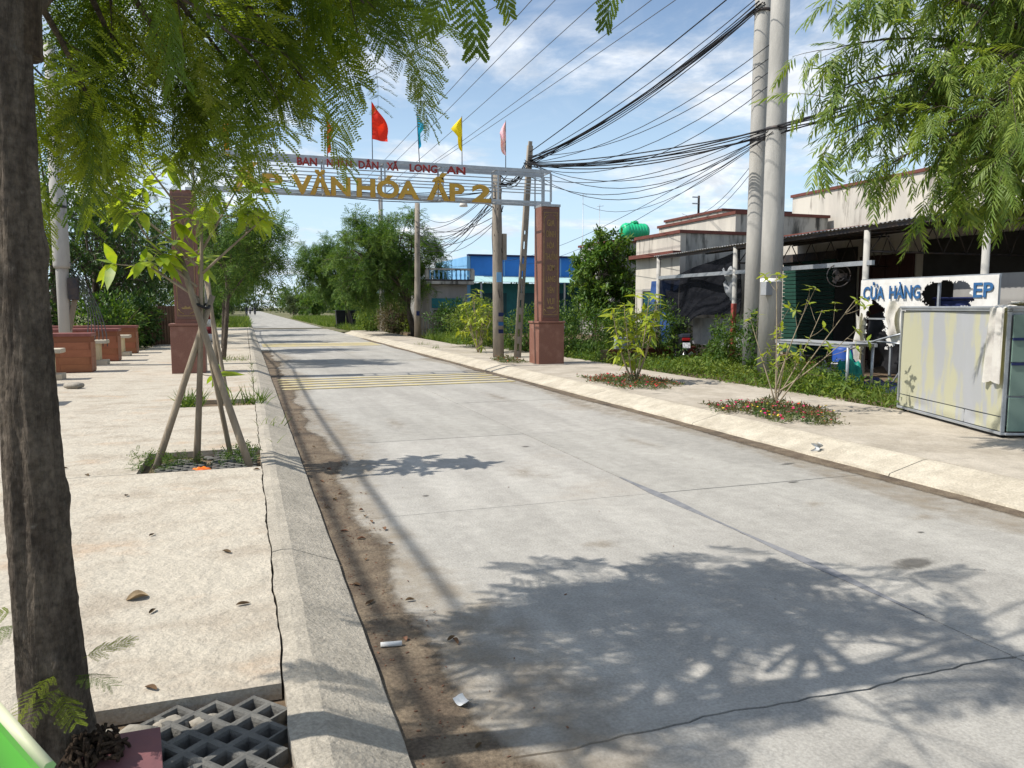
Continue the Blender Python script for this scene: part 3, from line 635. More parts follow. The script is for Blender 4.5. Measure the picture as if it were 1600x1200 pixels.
for i in range(7): cable('black cable of the low bundle strapped to the twin poles', [T2 + g.normal(0, .1, 3) - (0, 0, .1), BM + g.normal(0, .05, 3), OUT + g.normal(0, .12, 3)], .22 + g.uniform(-.1, .18), g.uniform(.010, .016), 'cables of the low bundle')
for i, s in enumerate((.75, 1.0, 1.1, .55, .9)): cable('slack cable loop hanging between slotted pole and twin poles', [T2 + g.normal(0, .12, 3) - (0, 0, .1 + .06 * i), BM + g.normal(0, .06, 3)], s, .009, 'slack cables by the arch')
for i, e in enumerate([(14., 42, 4.2), (15.5, 43, 4.1), (20.1, 33, 6.1), (20.2, 33.1, 6.0), (14.4, 32, 6.2)]): cable('thin house service wire running from twin poles to the blue house', [BM + g.normal(0, .05, 3), e], .5 + .1 * i, .008, 'house service wires')
for i in range(14):
    e = (8.0 + g.normal(0, .1), 37.2, 5.0 + g.uniform(-.8, 1.5)); cable('thin cable from tangled pole to the plain far pole', [T1 + (g.normal(0, .1), 0, g.uniform(-1.1, .2)), e], .35 + g.uniform(0, .7), g.uniform(.008, .013), 'cables behind the arch')
for i in range(4):
    e = (-4.2 + g.normal(0, .1), 21.6, 6.2 + g.normal(0, .25)); cable('black cable crossing behind the arch lettering', [T1 + (0, 0, g.uniform(-.5, .0)), e], .75 + g.uniform(0, .2), .012, 'cables behind the arch letters')
for i, (x, z) in enumerate([(6.35, 9), (6.79, 9), (7.67, 9), (9.28, 9), (10.16, 9)]):
    cable('high thin power line ending at the %s insulator of the far crossarm' % ('first', 'second', 'third', 'fourth', 'last')[i], [(x, -6, z), (7.72 + (-1.1, -.5, .5, 1.1, 1.15)[i], 46, 8.75)], .25, .010, 'high power lines', 'cable_grey', 30)
cable('high thin wire crossing the sky above the flags', [(11.2, 11.5, 11.3), (-1.5, 34.4, 7.6)], .5, .010, 'wires crossing above the flags', 'cable_grey', 20)
cable('thick steel guy wire slanting from slotted pole up over the road', [T2 + (0, 0, .25), (8.9, 9.3, 7.9)], .12, .013, None, 'cable', 16)
for i in range(2): cable('black cable line along the seat side poles', [(-4.2, -8, 7.2 - .55 * i), (-4.22, 21.6, 6.9 - .5 * i), (-4.2, 55, 6.6 - .5 * i)], .35, .026, 'cables along the seat side', 'cable', 20)

# ------------------------------------------------------------------ brick seats on the left
def brickwall(label, y, x0=-6.1, x1=-3.30, h=.87, th=.56):
    o = thing('brick_seat_wall', label, 'wall', ((x0 + x1) / 2, y + th / 2, ZP), group='red tiled seat walls'); w = x1 - x0
    MB().box((0, 0, h / 2 - .03), (w - .016, th - .016, h - .06)).build('core', 'grout', o)
    bw, bh = .62, .165
    me = MB().box((0, 0, 0), (bw - .004, .012, bh - .004)).mesh('tile'); me.materials.append(MATS['tile_red'])
    me2 = MB().box((0, 0, 0), (.012, th / 2 - .006, bh - .004)).mesh('tile'); me2.materials.append(MATS['tile_red'])
    for r in range(7):
        z = .02 + bh / 2 + r * bh
        if z + bh / 2 > h - .03: break
        for c in range(int(w / bw)):
            x = w / 2 - bw / 2 - c * bw + (0 if r % 2 == 0 else -.04); 
            if x - bw / 2 > -w / 2 and x + bw / 2 <= w / 2 + .001: link('tile', me, o, (x, -th / 2 + .002, z))
        for q in (-1, 1): link('tile', me2, o, (w / 2 - .002, q * th / 4, z))
    MB().box((0, 0, h - .025), (w + .05, th + .05, .075)).build('cap', 'tile_cap', o, bevel=.008); return o
for lab, y in (('red tiled seat wall beside the big tree trunk', 13.0), ('red tiled seat wall nearest the pale pole foot', 19.35), ('red tiled seat wall between two pale benches', 23.2), ('last red tiled seat wall before the hedge', 26.9)): brickwall(lab, y)
brickwall('red tiled seat wall hidden behind the big tree trunk', 16.2, -6.1, -3.9)
def bench(label, y, x1):
    o = thing('stone_bench', label, 'bench', (x1 - .9, y, ZP), group='pale benches between the seat walls')
    MB().box((0, 0, .585), (1.8, .44, .09)).build('seat', 'stone_pale', o, bevel=.012)
    for s in (-1, 1):
        MB().box((s * .62, 0, .33), (.2, .34, .42)).build('leg', 'paint_cream', o, bevel=.01); MB().box((s * .66, 0, .06), (.46, .44, .12)).build('foot', 'stone_pale', o, bevel=.012)
for lab, y, x in (('pale stone bench half behind the big tree trunk', 17.7, -3.52), ('pale stone bench between the two nearest seat walls', 22.0, -3.35), ('pale stone bench before the last seat wall', 25.7, -3.3), ('pale stone bench beside the trunk in warm light', 12.1, -3.35)): bench(lab, y, x)
def rock(name, label, loc, s, seed, mat='stone', cat='stone', group=None, parent=None):
    g = np.random.default_rng(seed); m = MB(); n, k = 7, 10; V = []
    G = np.zeros((n, k + 1, 3))
    for i in range(n):
        th = math.pi * i / (n - 1)
        for j in range(k): 
            ph = 2 * math.pi * j / k; r = 1 + .22 * math.sin(3 * ph + seed) * math.sin(th) + g.normal(0, .07) * math.sin(th); G[i, j] = (s[0] * r * math.sin(th) * math.cos(ph), s[1] * r * math.sin(th) * math.sin(ph), s[2] * (r * math.cos(th) * .9 + .75))
        G[i, k] = G[i, 0]
    o = m.sheet(G[::-1]).build(name, mat, parent, loc)
    return o if parent else tag(o, label, cat, group)
rock('stone', 'loose pale stone lying on the paving near the benches', (-2.95, 15.6, ZP), (.16, .12, .07), 5)

# ------------------------------------------------------------------ far fence and buildings
fe = thing('sheet_fence', 'rusty corrugated sheet fence behind the last seat wall', 'fence', (-3.4, 33, .1))
for i in range(2, 5):
    n = 40; G = np.zeros((2, n, 3)); xs = np.linspace(0, .98, n); 
    for q in (0, 1): G[q, :, 0] = xs - 3.9 + i; G[q, :, 1] = .025 * np.sin(xs * 60) + .03 * (i % 2); G[q, :, 2] = 1.55 * q
    MB().sheet(G).build('sheet', 'fence_rust', fe)
for i in range(2, 6): MB().box((-3.9 + i, .1, .8), (.07, .07, 1.7)).build('post', 'pole_old', fe)

def house(name, label, x0, x1, y0, y1, h, front='wall_cream', side='wall_mould', cop=.10, z0=.0, openings=()):
    o = thing(name, label, 'house', ((x0 + x1) / 2, (y0 + y1) / 2, .06 + z0)); w, d = x1 - x0, y1 - y0; H = h - .06 - z0; t = .2
    MB().box((-w / 2 + t / 2, 0, H / 2), (t, d, H)).build('front_wall', front, o)
    MB().box((t / 2, -d / 2 + t / 2, H / 2), (w - t - .004, t, H)).build('side_wall', side, o)
    MB().box((t / 2, d / 2 - t / 2, H / 2), (w - t - .004, t, H)).build('side_wall', side, o)
    MB().box((w / 2 - t / 2 - .004, 0, H / 2), (t, d - 2 * t - .008, H)).build('back_wall', side, o)
    MB().box((0, 0, H - .35), (w - 2 * t - .02, d - 2 * t - .02, .12)).build('roof_slab', 'wall_grey', o)
    for c, s in (((-w / 2 + .1, 0, H + cop / 2), (.32, d + .12, cop)), ((.16, -d / 2 + .1, H + cop / 2 + .002), (w - .2, .30, cop)), ((.16, d / 2 - .1, H + cop / 2 + .002), (w - .2, .30, cop))): MB().box(c, s).build('coping', 'coping', o)
    for (yy, ww, za, zb, mat, nm) in openings:
        f = MB().box((-w / 2 - .02, yy, (za + zb) / 2), (.06, ww, zb - za)).build(nm, mat, o)
        fr = MB()
        for s in (-1, 1): fr.box((-w / 2 - .05, yy + s * ww / 2, (za + zb) / 2), (.09, .08, zb - za + .08))
        fr.box((-w / 2 - .05, yy, zb + .02), (.088, ww - .084, .08)); fr.build('frame', 'wall_grey', f)
    return o
hA = house('row_house', 'low house with mouldy grey parapet and brown coping above the shade net', 13.0, 15.85, 21.4, 24.3, 3.92, openings=((.2, 1.2, .9, 2.1, 'teal_dark', 'window'),))
MB().box((-1.55, 0, 3.25), (.3, 2.95, .12)).build('ledge', 'coping', hA)
house('row_house', 'cream house with brown sloping coping behind the mouldy parapet', 16.0, 19.9, 22.8, 28.0, 4.78, openings=((0, 1.2, .9, 2.1, 'teal_dark', 'window'),))
house('row_house', 'cream upper storey with brown coping set back between its neighbours', 19.2, 27, 28.3, 33, 5.65)
house('row_house', 'tall white stained house rising behind the shop', 20.1, 28, 9.0, 25.0, 5.8)
hC = house('shop_house', 'white stained shop house with green roller shutter behind the shed', 16.5, 20.0, 9.0, 21.2, 3.80, front='wall_cream')
# fronts under the shed: shutter slats, timber doors, plain render
lx = -1.75 - .03
for i in range(24): MB().box((lx - .03, 19.6 - 15.1, .15 + i * .12), (.05, 2.3, .105)).build('shutter_slat', 'shutter_green', hC, bevel=.012)
MB().box((lx - .04, 19.6 - 15.1, 3.07), (.22, 2.5, .24)).build('shutter_box', 'steel_dark', hC)
for i in range(4): MB().box((lx - .03, 15.85 + i * .47 - 15.1, 1.5), (.06, .45, 2.9)).build('door_leaf', 'dark_wood', hC, bevel=.01)
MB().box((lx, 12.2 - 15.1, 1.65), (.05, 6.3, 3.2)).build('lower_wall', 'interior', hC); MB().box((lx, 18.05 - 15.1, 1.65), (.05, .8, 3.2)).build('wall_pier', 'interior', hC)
fan = MB(); fan.tube([(.23 * math.cos(a), -.1, .23 * math.sin(a)) for a in np.linspace(0, 6.28, 20)], .012, 5); fan.tube([(.12 * math.cos(a), -.1, .12 * math.sin(a)) for a in np.linspace(0, 6.28, 14)], .008, 4)
for a in (0, 2.1, 4.2): fan.box((.09 * math.cos(a), -.08, .09 * math.sin(a)), (.16, .01, .09), ry=-a)
fan.tube([(0, -.06, 0), (0, .12, -.05), (.3, .2, -.1)], .03, 6)
tag(fan.build('wall_fan', 'steel_dark', None, (11.6, 12.95, 2.25), rz=-.5), 'round dark wall fan hanging by the shed post', 'fan')
fl = thing('row_house', 'small grey house carrying the green water tank', 'house', (20.4, 38.5, .06))
MB().box((0, 0, 2.45), (4.6, 4, 4.9)).build('walls', 'wall_grey', fl); MB().box((0, 0, 4.96), (4.8, 4.2, .12)).build('roof', 'coping', fl); MB().box((-2.31, -.6, 1.6), (.05, 1.1, 1.2)).build('window', 'teal_dark', fl)
tk = thing('water_tank', 'bright green ribbed plastic water tank on a rooftop', 'water tank', (20.2, 38, 5.08))
prof = [(.0, -.78), (.33, -.76), (.42, -.66)]
for i in range(7): prof += [(.43, -.6 + i * .18), (.46, -.56 + i * .18), (.46, -.50 + i * .18), (.43, -.46 + i * .18)]
prof += [(.42, .68), (.33, .77), (0, .79)]
MB().tube([(z, 0, .62) for r, z in prof], [max(r, .002) for r, z in prof], 20).build('barrel', 'plastic_green', tk)
MB().lathe([(.22, 0), (.22, .1), (.16, .16), (.02, .18)], 16, c=(0, 0, 1.03)).build('lid', 'plastic_green', tk)
for s in (-.5, .5): MB().box((s, 0, .1), (.12, .8, .2)).build('cradle', 'steel_dark', tk)
bh = thing('blue_house', 'blue house with pale teal awning beyond the gate', 'house', (16, 46, .06))
MB().box((-4.0, 0, 2.2), (.2, 7.6, 4.4)).build('side_wall', 'blue_pale', bh); MB().box((.1, -3.7, 3.75), (7.96, .2, 1.35)).build('upper_wall', 'blue_wall', bh)
MB().box((.1, -3.66, 1.45), (7.96, .2, 2.9)).build('lower_wall', 'teal', bh); MB().box((4.2, .1, 2.2), (.2, 7.4, 4.4)).build('side_wall', 'blue_wall', bh); MB().box((0.1, .1, 4.3), (8.0, 7.3, .12)).build('roof', 'blue_wall', bh)
MB().box((0.1, -3.75, 4.47), (8.3, .35, .1)).build('coping', 'navy', bh)
for k in range(9): MB().box((-3.6 + k * .98, -4.45, 3.12), (.96, 1.35, .025), rx=.28).build('awning_sheet', 'awning_pale', bh)
for x in (-3.6, -1.2, 1.4, 4.0): MB().box((x, -4.9, 1.45), (.09, .09, 2.95)).build('awning_post', 'steel_galv', bh)
for x in (-2.6, -.2, 2.4): MB().box((x, -3.79, 1.2), (1.7, .08, 2.3)).build('shutter', 'teal_dark', bh)
for x in (-1.9, 1.6): MB().box((x, -3.82, 3.78), (.05, .06, 1.2)).build('pilaster', 'blue_pale', bh)
gh = thing('grey_house', 'grey flat roofed house with white baluster balcony beside the blue house', 'house', (10.0, 41.5, .06))
MB().box((0, 0, 1.35), (2.0, 5, 2.7)).build('walls', 'wall_grey', gh); MB().box((0, -.1, 2.8), (2.5, 5.6, .16)).build('roof_slab', 'wall_mould', gh); MB().box((0, -.1, 2.93), (2.56, 5.66, .06)).build('edge_band', 'steel_dark', gh)
MB().box((-.1, -2.53, 1.75), (1.6, .06, .5)).build('signboard', 'teal', gh); MB().box((-.1, -2.53, .75), (1.4, .05, 1.3)).build('shutter', 'interior', gh)
for i in range(10): MB().lathe([(.05, 0), (.03, .05), (.055, .2), (.03, .38), (.05, .46)], 8, c=(-1.04 + i * .23, -2.8, 2.97)).build('baluster', 'blue_pale', gh)
MB().box((0, -2.8, 3.48), (2.5, .16, .1)).build('handrail', 'wall_mould', gh)
for x in (-1.2, 1.2): MB().box((x, -2.8, 3.2), (.2, .2, .5)).build('newel', 'wall_mould', gh)
fh = thing('far_house', 'far pale roofed house beyond the roadside field', 'house', (17, 92, 0))
MB().box((0, 0, 1.3), (9, 5, 2.6)).build('walls', 'teal', fh); MB().prism([(-3, 2.6), (3, 2.6), (0, 4.0)], -5, 5, 'x').build('roof', 'awning_pale', fh); MB().box((0, -2.53, 1.1), (2, .05, 2)).build('door', 'interior', fh)
for x, z, y in ((14.42, 6.55, 32), (15.24, 6.1, 32)):
    a = thing('antenna', 'thin bare aerial mast above the dark leafed tree', 'antenna', (x, y, .1), group='aerial masts'); MB().tube([(0, 0, 0), (0, 0, z)], [.03, .012], 5).build('mast', 'steel_galv', a); MB().tube([(-.18, 0, z - .1), (.2, 0, z - .05)], .008, 4).build('rod', 'steel_galv', a)
a = thing('roof_bracket_pole', 'short steel pole with wire insulators on the rear parapet', 'pole', (19.3, 30.3, 5.7)); MB().tube([(0, 0, -.1), (0, 0, .85)], .05, 6).build('post', 'steel_dark', a)
for z in (.5, .78): MB().box((-.18, 0, z), (.3, .05, .05)).build('insulator_arm', 'steel_galv', a)

# ------------------------------------------------------------------ lean-to shed, net, torn sign
sh = thing('lean_to_shed', 'open corrugated tin lean-to shed on steel posts', 'shed', (13.9, 14.6, .09))
for i in range(10):
    y0 = 9.3 + i * 1.09 - 14.6; n = 60; ys = np.linspace(y0, y0 + 1.12, n); G = np.zeros((5, n, 3))
    for q in range(5):
        t = q / 4; G[q, :, 0] = -2.5 + 5.05 * t; G[q, :, 1] = ys; G[q, :, 2] = 3.12 + .55 * t + .014 * np.sin(ys * 2 * math.pi / .11) + (.007 if i % 2 else 0) - .012 * (ys + 5.3)
    MB().sheet(G).build('roof_sheet', 'tin', sh)
for x, z in ((-2.4, 3.02), (-.8, 3.2), (.8, 3.36), (2.35, 3.52)): MB().box((x, .1, z - .02), (.06, 10.8, .07), rx=-.012).build('purlin', 'steel_dark', sh)
for y in (-5.1, -2.52, 1.75, 5.5): MB().tube([(-2.4, y, -.05), (-2.4, y, 3.0)], .06, 10).build('post', 'pole_concrete', sh)
for y in (-2.52, 1.75):
    m = MB(); m.tube([(-2.4, y, 2.95), (2.4, y, 3.4)], .022, 4); m.tube([(-2.4, y, 2.6), (2.4, y, 2.6)], .022, 4)
    for k in range(8):
        x = -2.3 + k * .62; m.tube([(x, y, 2.6), (x + .31, y, 2.98 + .09 * (x + 2.4))], .014, 4); m.tube([(x + .31, y, 2.98 + .09 * (x + 2.4)), (x + .62, y, 2.6)], .014, 4)
    m.build('truss', 'steel_dark', sh)
MB().box((-2.4, 1.4, 2.37), (.07, 8.2, .09)).build('rail', 'steel_galv', sh)
# shade net with a torn opening
ny, nz = 90, 50; ys = np.linspace(16.35, 20.3, ny); zs = np.linspace(0, 1, nz); G = np.zeros((ny, nz, 3))
top = 3.02 - .16 * (ys - 16.35); bot = np.where(ys < 19.0, 1.40, 1.40 + (ys - 19) * .05) - .35 * np.exp(-((ys - 19.0) / .5) ** 2)
G[..., 1] = ys[:, None]; G[..., 2] = bot[:, None] + (top - bot)[:, None] * zs; G[..., 0] = 11.72 + .05 * np.sin(ys * 3)[:, None] + .04 * np.sin(zs * 5)[None]
cy = (G[:-1, :-1, 1] + G[1:, 1:, 1]) / 2; cz = (G[:-1, :-1, 2] + G[1:, 1:, 2]) / 2
hole = ((cy - 16.95 + (cz - 2.2) * .25) / (.24 + .05 * np.sin(cz * 19))) ** 2 + ((cz - 2.2) / .32) ** 2 < 1
net = thing('shade_net', 'torn black shade net hanging under the tin roof edge', 'net', (11.72, 18.3, 2.9))
o = MB().sheet(G - (11.72, 18.3, 2.9), keep=~hole).build('mesh_cloth', 'net', net)
n = 12; F_ = np.zeros((n, 8, 3)); t = np.linspace(0, 1, n)
for i in range(n):
    for j in range(8): F_[i, j] = (-.06 - .05 * math.sin(i), -1.62 + j * .055 - .12 * t[i] + .03 * math.sin(i * 1.7), -.35 - .75 * t[i] * (1 - .25 * abs(j - 3.5) / 3.5) + .1 * math.sin(j))
MB().sheet(F_).build('torn_flap', 'tarp_grey', net)
G2 = np.zeros((12, 12, 3)); u = np.linspace(0, 1, 12)
G2[..., 1] = 19.6 + 1.7 * u[:, None]; G2[..., 2] = .5 + 1.9 * u[None]; G2[..., 0] = 11.9 + .06 * np.sin(u * 9)[:, None] + .03 * np.sin(u * 7)[None]
tag(MB().sheet(G2).build('blue_tarpaulin', 'tarp_blue'), 'blue tarpaulin hanging beside the black shade net', 'tarpaulin')
MB_ = MB().box((0, 0, .78), (.10, .10, 1.7)); tag(MB_.build('red_post', 'plastic_red', None, (11.35, 16.15, .06), bevel=.01), 'dark red steel post in the weeds under the shade net', 'post')
G3 = np.zeros((10, 20, 3)); u = np.linspace(0, 1, 20)
G3[..., 1] = 16.4 + 2.9 * u[None]; G3[..., 2] = .55 + .75 * np.linspace(0, 1, 10)[:, None]; G3[..., 0] = 12.2 + .05 * np.sin(u * 22)[None]
tag(MB().sheet(G3).build('grey_sheet', 'tarp_grey'), 'low grey sheet barrier below the shade net', 'barrier')
# sign board with torn holes
sg = thing('torn_sign', 'torn white shop sign with blue painted letters leaning on the shed', 'sign', (11.38, 10.6, .1))
ny, nz = 150, 80; ys = np.linspace(9.14, 12.05, ny); zs = np.linspace(.62, 2.12, nz); G = np.zeros((ny, nz, 3)); G[..., 1] = ys[:, None] - 10.6; G[..., 2] = zs[None] - .1; G[..., 0] = .012 * np.sin(ys * 2.4)[:, None]
cy = ((ys[1:] + ys[:-1]) / 2)[:, None]; cz = ((zs[1:] + zs[:-1]) / 2)[None]; nse = .03 * np.sin(cy * 17 + cz * 9) + .025 * np.sin(cz * 41 - cy * 23) + np.random.default_rng(4).normal(0, .012, (149, 79))
h1 = ((cy - 11.66) / (.27 + nse)) ** 2 + ((cz - .95) / (.76 + nse)) ** 2 < 1
h2 = (np.abs(cy - 10.08) / (.50 + nse)) ** 2.6 + (np.abs(cz - 1.80) / (.25 + nse * .5)) ** 2.6 < 1
h3 = cz < .80 + .12 * np.sin(cy * 4.1) + nse
keep = ~(h1 | h2 | h3)
MB().sheet(G[::-1], smooth=False, keep=keep[::-1]).build('board', 'sign_white', sg)
fr = MB(); fr.box((.05, 0, 2.02), (.04, 2.9, .04)); fr.box((.05, 0, 1.28), (.03, 2.9, .03))
for y in (-1.42, -.3, .7, 1.42): fr.box((.055, y, 1.0), (.04, .04, 2.0))
fr.build('frame', 'steel_galv', sg)
word(sg, 'CỬA', .52, .235, (-.022, 11.97 - 10.6, 1.655), SIDE, 'sign_blue', 'letter', .004, .022)
word(sg, 'HÀNG', .70, .235, (-.022, 11.33 - 10.6, 1.66), SIDE, 'sign_blue', 'letter', .004, .022)
word(sg, 'EP', .36, .235, (-.022, 9.57 - 10.6, 1.665), SIDE, 'sign_blue', 'letter', .004, .022)
def crumple(name, label, cat, c, w, h, mat, seed, rz=0, amp=.06, thick=0):
    g = np.random.default_rng(seed); n = 14; G = np.zeros((n, n, 3)); u = np.linspace(-.5, .5, n); ph = g.uniform(0, 6, 6)
    A, B = np.meshgrid(u, u, indexing='ij'); G[..., 0] = A * w * (1 - .25 * B) + .1 * w * np.sin(B * 6 + ph[0]); G[..., 1] = amp * (np.sin(A * 9 + ph[1]) + np.sin(B * 7 + A * 5 + ph[2])); G[..., 2] = B * h + .05 * h * np.sin(A * 8 + ph[3])
    return tag(MB().sheet(G).build(name, mat, None, c, rz), label, cat)
crumple('torn_cloth', 'dirty white torn cloth strip hanging under the shop sign', 'cloth', (11.3, 11.2, 1.38), .26, .62, 'cloth_white', 3, R(80), .025)
crumple('torn_cloth', 'grey white cloth draped on the shed post below the sign', 'cloth', (11.3, 12.0, 1.0), .2, .9, 'cloth_white', 8, R(85), .03)
crumple('dark_cover', 'black plastic cover seen through the hole under the sign', 'cover', (11.7, 11.6, .95), 1.0, 1.1, 'plastic_black', 4, R(90))
nb = thing('cool_box', 'navy blue cool box behind the big hole in the sign', 'box', (11.9, 10.2, .09)); MB().box((0, 0, .8), (.45, .8, .32)).build('body', 'navy', nb, bevel=.03); MB().box((0, 0, 1.66), (.5, .9, .05)).box((0, 0, 1.40), (.44, .82, .46)).build('lid', 'navy', nb, bevel=.02); MB().box((-.232, 0, 1.5), (.01, .3, .03)).build('label_strip', 'tarp_grey', nb); MB().box((0, 0, .32), (.5, .9, .64)).build('stand', 'dark_wood', nb)

tag(MB().box((0, 0, 1.05), (.03, 1.7, 2.1)).box((-.03, .4, 1.5), (.02, .06, 1.1)).build('grey_partition', 'wall_grey', None, (12.4, 10.0, .09)), 'plain grey partition sheet behind the hole in the sign', 'partition')
# ------------------------------------------------------------------ kiosk with peeling paint
ki = thing('metal_kiosk', 'grey sheet metal kiosk with peeling pale yellow paint on the pavement', 'kiosk', (7.95, 6.23, ZP), R(69.8))
MB().box((1.215, -.55, .78), (2.37, 1.04, 1.3)).build('carcass', 'steel_galv', ki)
for x0, x1, z0, z1 in ((.03, 2.40, .24, 1.40), (.78, 2.40, .075, .228), (.03, .77, .075, .228)):
    n = 16; G = np.zeros((n, 10, 3)); G[..., 0] = np.linspace(x0, x1, n)[:, None]; G[..., 2] = np.linspace(z0, z1, 10)[None]; G[..., 1] = -.006 + .008 * np.sin(np.linspace(0, 7, n))[:, None] * np.sin(np.linspace(0, 4, 10))[None]
    MB().sheet(G[::-1]).build('sheet_panel', 'kiosk_sheet', ki)
fr = MB()
for z in (.05, 1.43): fr.box((1.215, -.005, z), (2.43, .05, .03)); fr.box((.0, -.55, z), (.045, 1.05, .028))
for x in (.01, 2.42): fr.box((x, -.003, .74), (.02, .045, 1.34))
fr.box((0.003, -1.07, .74), (.035, .045, 1.34)); fr.build('frame', 'steel_galv', ki, bevel=.004)
MB().box((1.215, -.54, 1.457), (2.5, 1.14, .03)).build('top', 'steel_galv', ki, bevel=.005)
for i, (z, h) in enumerate(((.27, .38), (.66, .36), (.98, .25), (1.25, .26))):
    MB().box((-.012, -.53, z), (.02, .98, h)).build('end_panel', 'kiosk_glass', ki, bevel=.004)
for z in (.835, 1.11): MB().box((-.026, -.53, z), (.02, .98, .03)).build('blue_rail', 'navy', ki)
for x in (.08, 2.35):
    for y in (-.06, -1.0): MB().tube([(x - .015, y, .012), (x + .015, y, .012)], .026, 10).build('caster', 'rubber', ki)
def drape(name, label, x, w0, w1, ln, mat, seed, y=.045):
    G = np.zeros((18, 9, 3)); t = np.linspace(0, 1, 18)
    for i in range(18):
        for j in range(9):
            v = j / 8 - .5; w = w0 + (w1 - w0) * t[i]; z = 1.475 - max(0, t[i] - .15) / .85 * ln
            yy = -.3 + (.3 + y) * min(1, t[i] / .15); G[i, j] = (x + v * w + .05 * t[i], yy + .025 * math.sin(v * 14 + seed + t[i]), z + (.012 if t[i] < .15 else 0) + .02 * math.sin(v * 9 + seed) * (t[i] > .2))
    m = MB().sheet(G).mesh(name); m.materials.append(MATS[mat]); o = link(name, m); o.location = (7.95, 6.23, ZP); o.rotation_euler[2] = R(69.8); return tag(o, label, 'cloth')
drape('hanging_cloth', 'white cloth hanging over the front corner of the kiosk', .12, .22, .36, .86, 'cloth_white', 1)
o = drape('hanging_cloth', 'ochre cloth strip hanging over the kiosk end', .5, .12, .10, .5, 'cloth_ochre', 2); o.rotation_euler[2] = R(69.8 + 90); o.location = (7.95 + .45, 6.23 - .1 - .45, ZP)
crumple('crumpled_cloth', 'white crumpled cloth lying on top of the kiosk corner', 'cloth', (8.22, 6.35, ZP + 1.50), .45, .05, 'cloth_white', 6, R(40), .05)

# ------------------------------------------------------------------ clutter in the yard
tb = thing('pipe_table', 'low white pipe frame table standing in the weeds', 'table', (10.1, 11.6, .09))
MB().box((-.24, 0, .84), (.05, 2.0, .05)).box((.3, 0, .84), (.05, 2.0, .05)).build('rail', 'steel_galv', tb); MB().box((.03, 0, .872), (.62, 1.96, .015)).build('top', 'tarp_grey', tb)
for x in (-.24, .3):
    for y in (-.92, .92): MB().tube([(x, y, -.03), (x, y, .82)], .026, 8).build('leg', 'steel_galv', tb)
bk = thing('plastic_bucket', 'white plastic bucket among the clutter below the sign', 'bucket', (11.2, 12.35, .09)); 
MB().lathe([(.13, 0), (.155, .38), (.165, .385), (.165, .41), (.15, .41), (.125, .03)], 18).build('pail', 'plastic_white', bk); MB().tube([(.16 * math.cos(a), 0, .38 + .1 * math.sin(a)) for a in np.linspace(0, math.pi, 9)], .006, 4).build('handle', 'steel_galv', bk)
tag(MB().lathe([(.0, 0), (.24, .0), (.26, .1), (.26, .3), (.24, .34), (.25, .62), (.22, .68), (0, .7)], 18, c=(11.9, 13.0, .09)).build('plastic_drum', 'plastic_blue'), 'blue plastic drum behind the pipe table', 'drum')
def pile(name, label, cat, loc, s, mat, seed):
    g = np.random.default_rng(seed); n = 16; G = np.zeros((n, n, 3)); u = np.linspace(-1, 1, n); A, B = np.meshgrid(u, u, indexing='ij'); rr = np.sqrt(A * A + B * B)
    H = np.clip(1 - rr ** 2, 0, 1) ** .6 * (1 + .35 * np.sin(A * 7 + seed) * np.sin(B * 6 + seed)) ; G[..., 0] = A * s[0]; G[..., 1] = B * s[1]; G[..., 2] = H * s[2] - .02
    return tag(MB().sheet(G).build(name, mat, None, loc), label, cat)
pile('plastic_bag', 'teal green plastic bag slumped by the pipe table leg', 'bag', (10.75, 11.6, .09), (.26, .3, .55), 'plastic_teal', 2)
pile('cloth_heap', 'heap of dark blue and grey clothes on the ground below the sign', 'clothes', (10.8, 10.95, .09), (.4, .55, .2), 'navy', 4)
pile('cloth_heap', 'heap of dark rags beside the blue clothes', 'clothes', (10.55, 11.35, .09), (.35, .3, .16), 'plastic_black', 7)
pile('plastic_bag', 'grey sack leaning against the green bag', 'bag', (10.7, 12.2, .09), (.2, .22, .4), 'tarp_grey', 9)
rc = thing('red_basket', 'red plastic basket standing beside the tall pole foot', 'basket', (10.85, 12.95, .09)); MB().lathe([(.15, 0), (.2, .36), (.215, .37), (.215, .40), (.19, .4), (.14, .03)], 16).build('tub', 'plastic_red', rc)
for z in (.12, .24): MB().tube([((.172 + z * .12) * math.cos(a), (.172 + z * .12) * math.sin(a), z) for a in np.linspace(0, 6.283, 17)], .012, 4).build('rib', 'paint_white', rc)
for i, (a, b) in enumerate([((10.9, 11.9, .75), (10.8, 10.4, 1.15)), ((10.9, 11.6, .95), (10.9, 10.5, .95)), ((11.0, 10.9, .1), (11.1, 10.3, 1.0))]):
    tag(MB().tube(bez(a, b, (0, 0, .05), 6), .018, 6).build('broken_pipe', 'steel_galv'), 'bent white pipe sticking out below the torn sign', 'pipe', 'broken pipes below the sign')

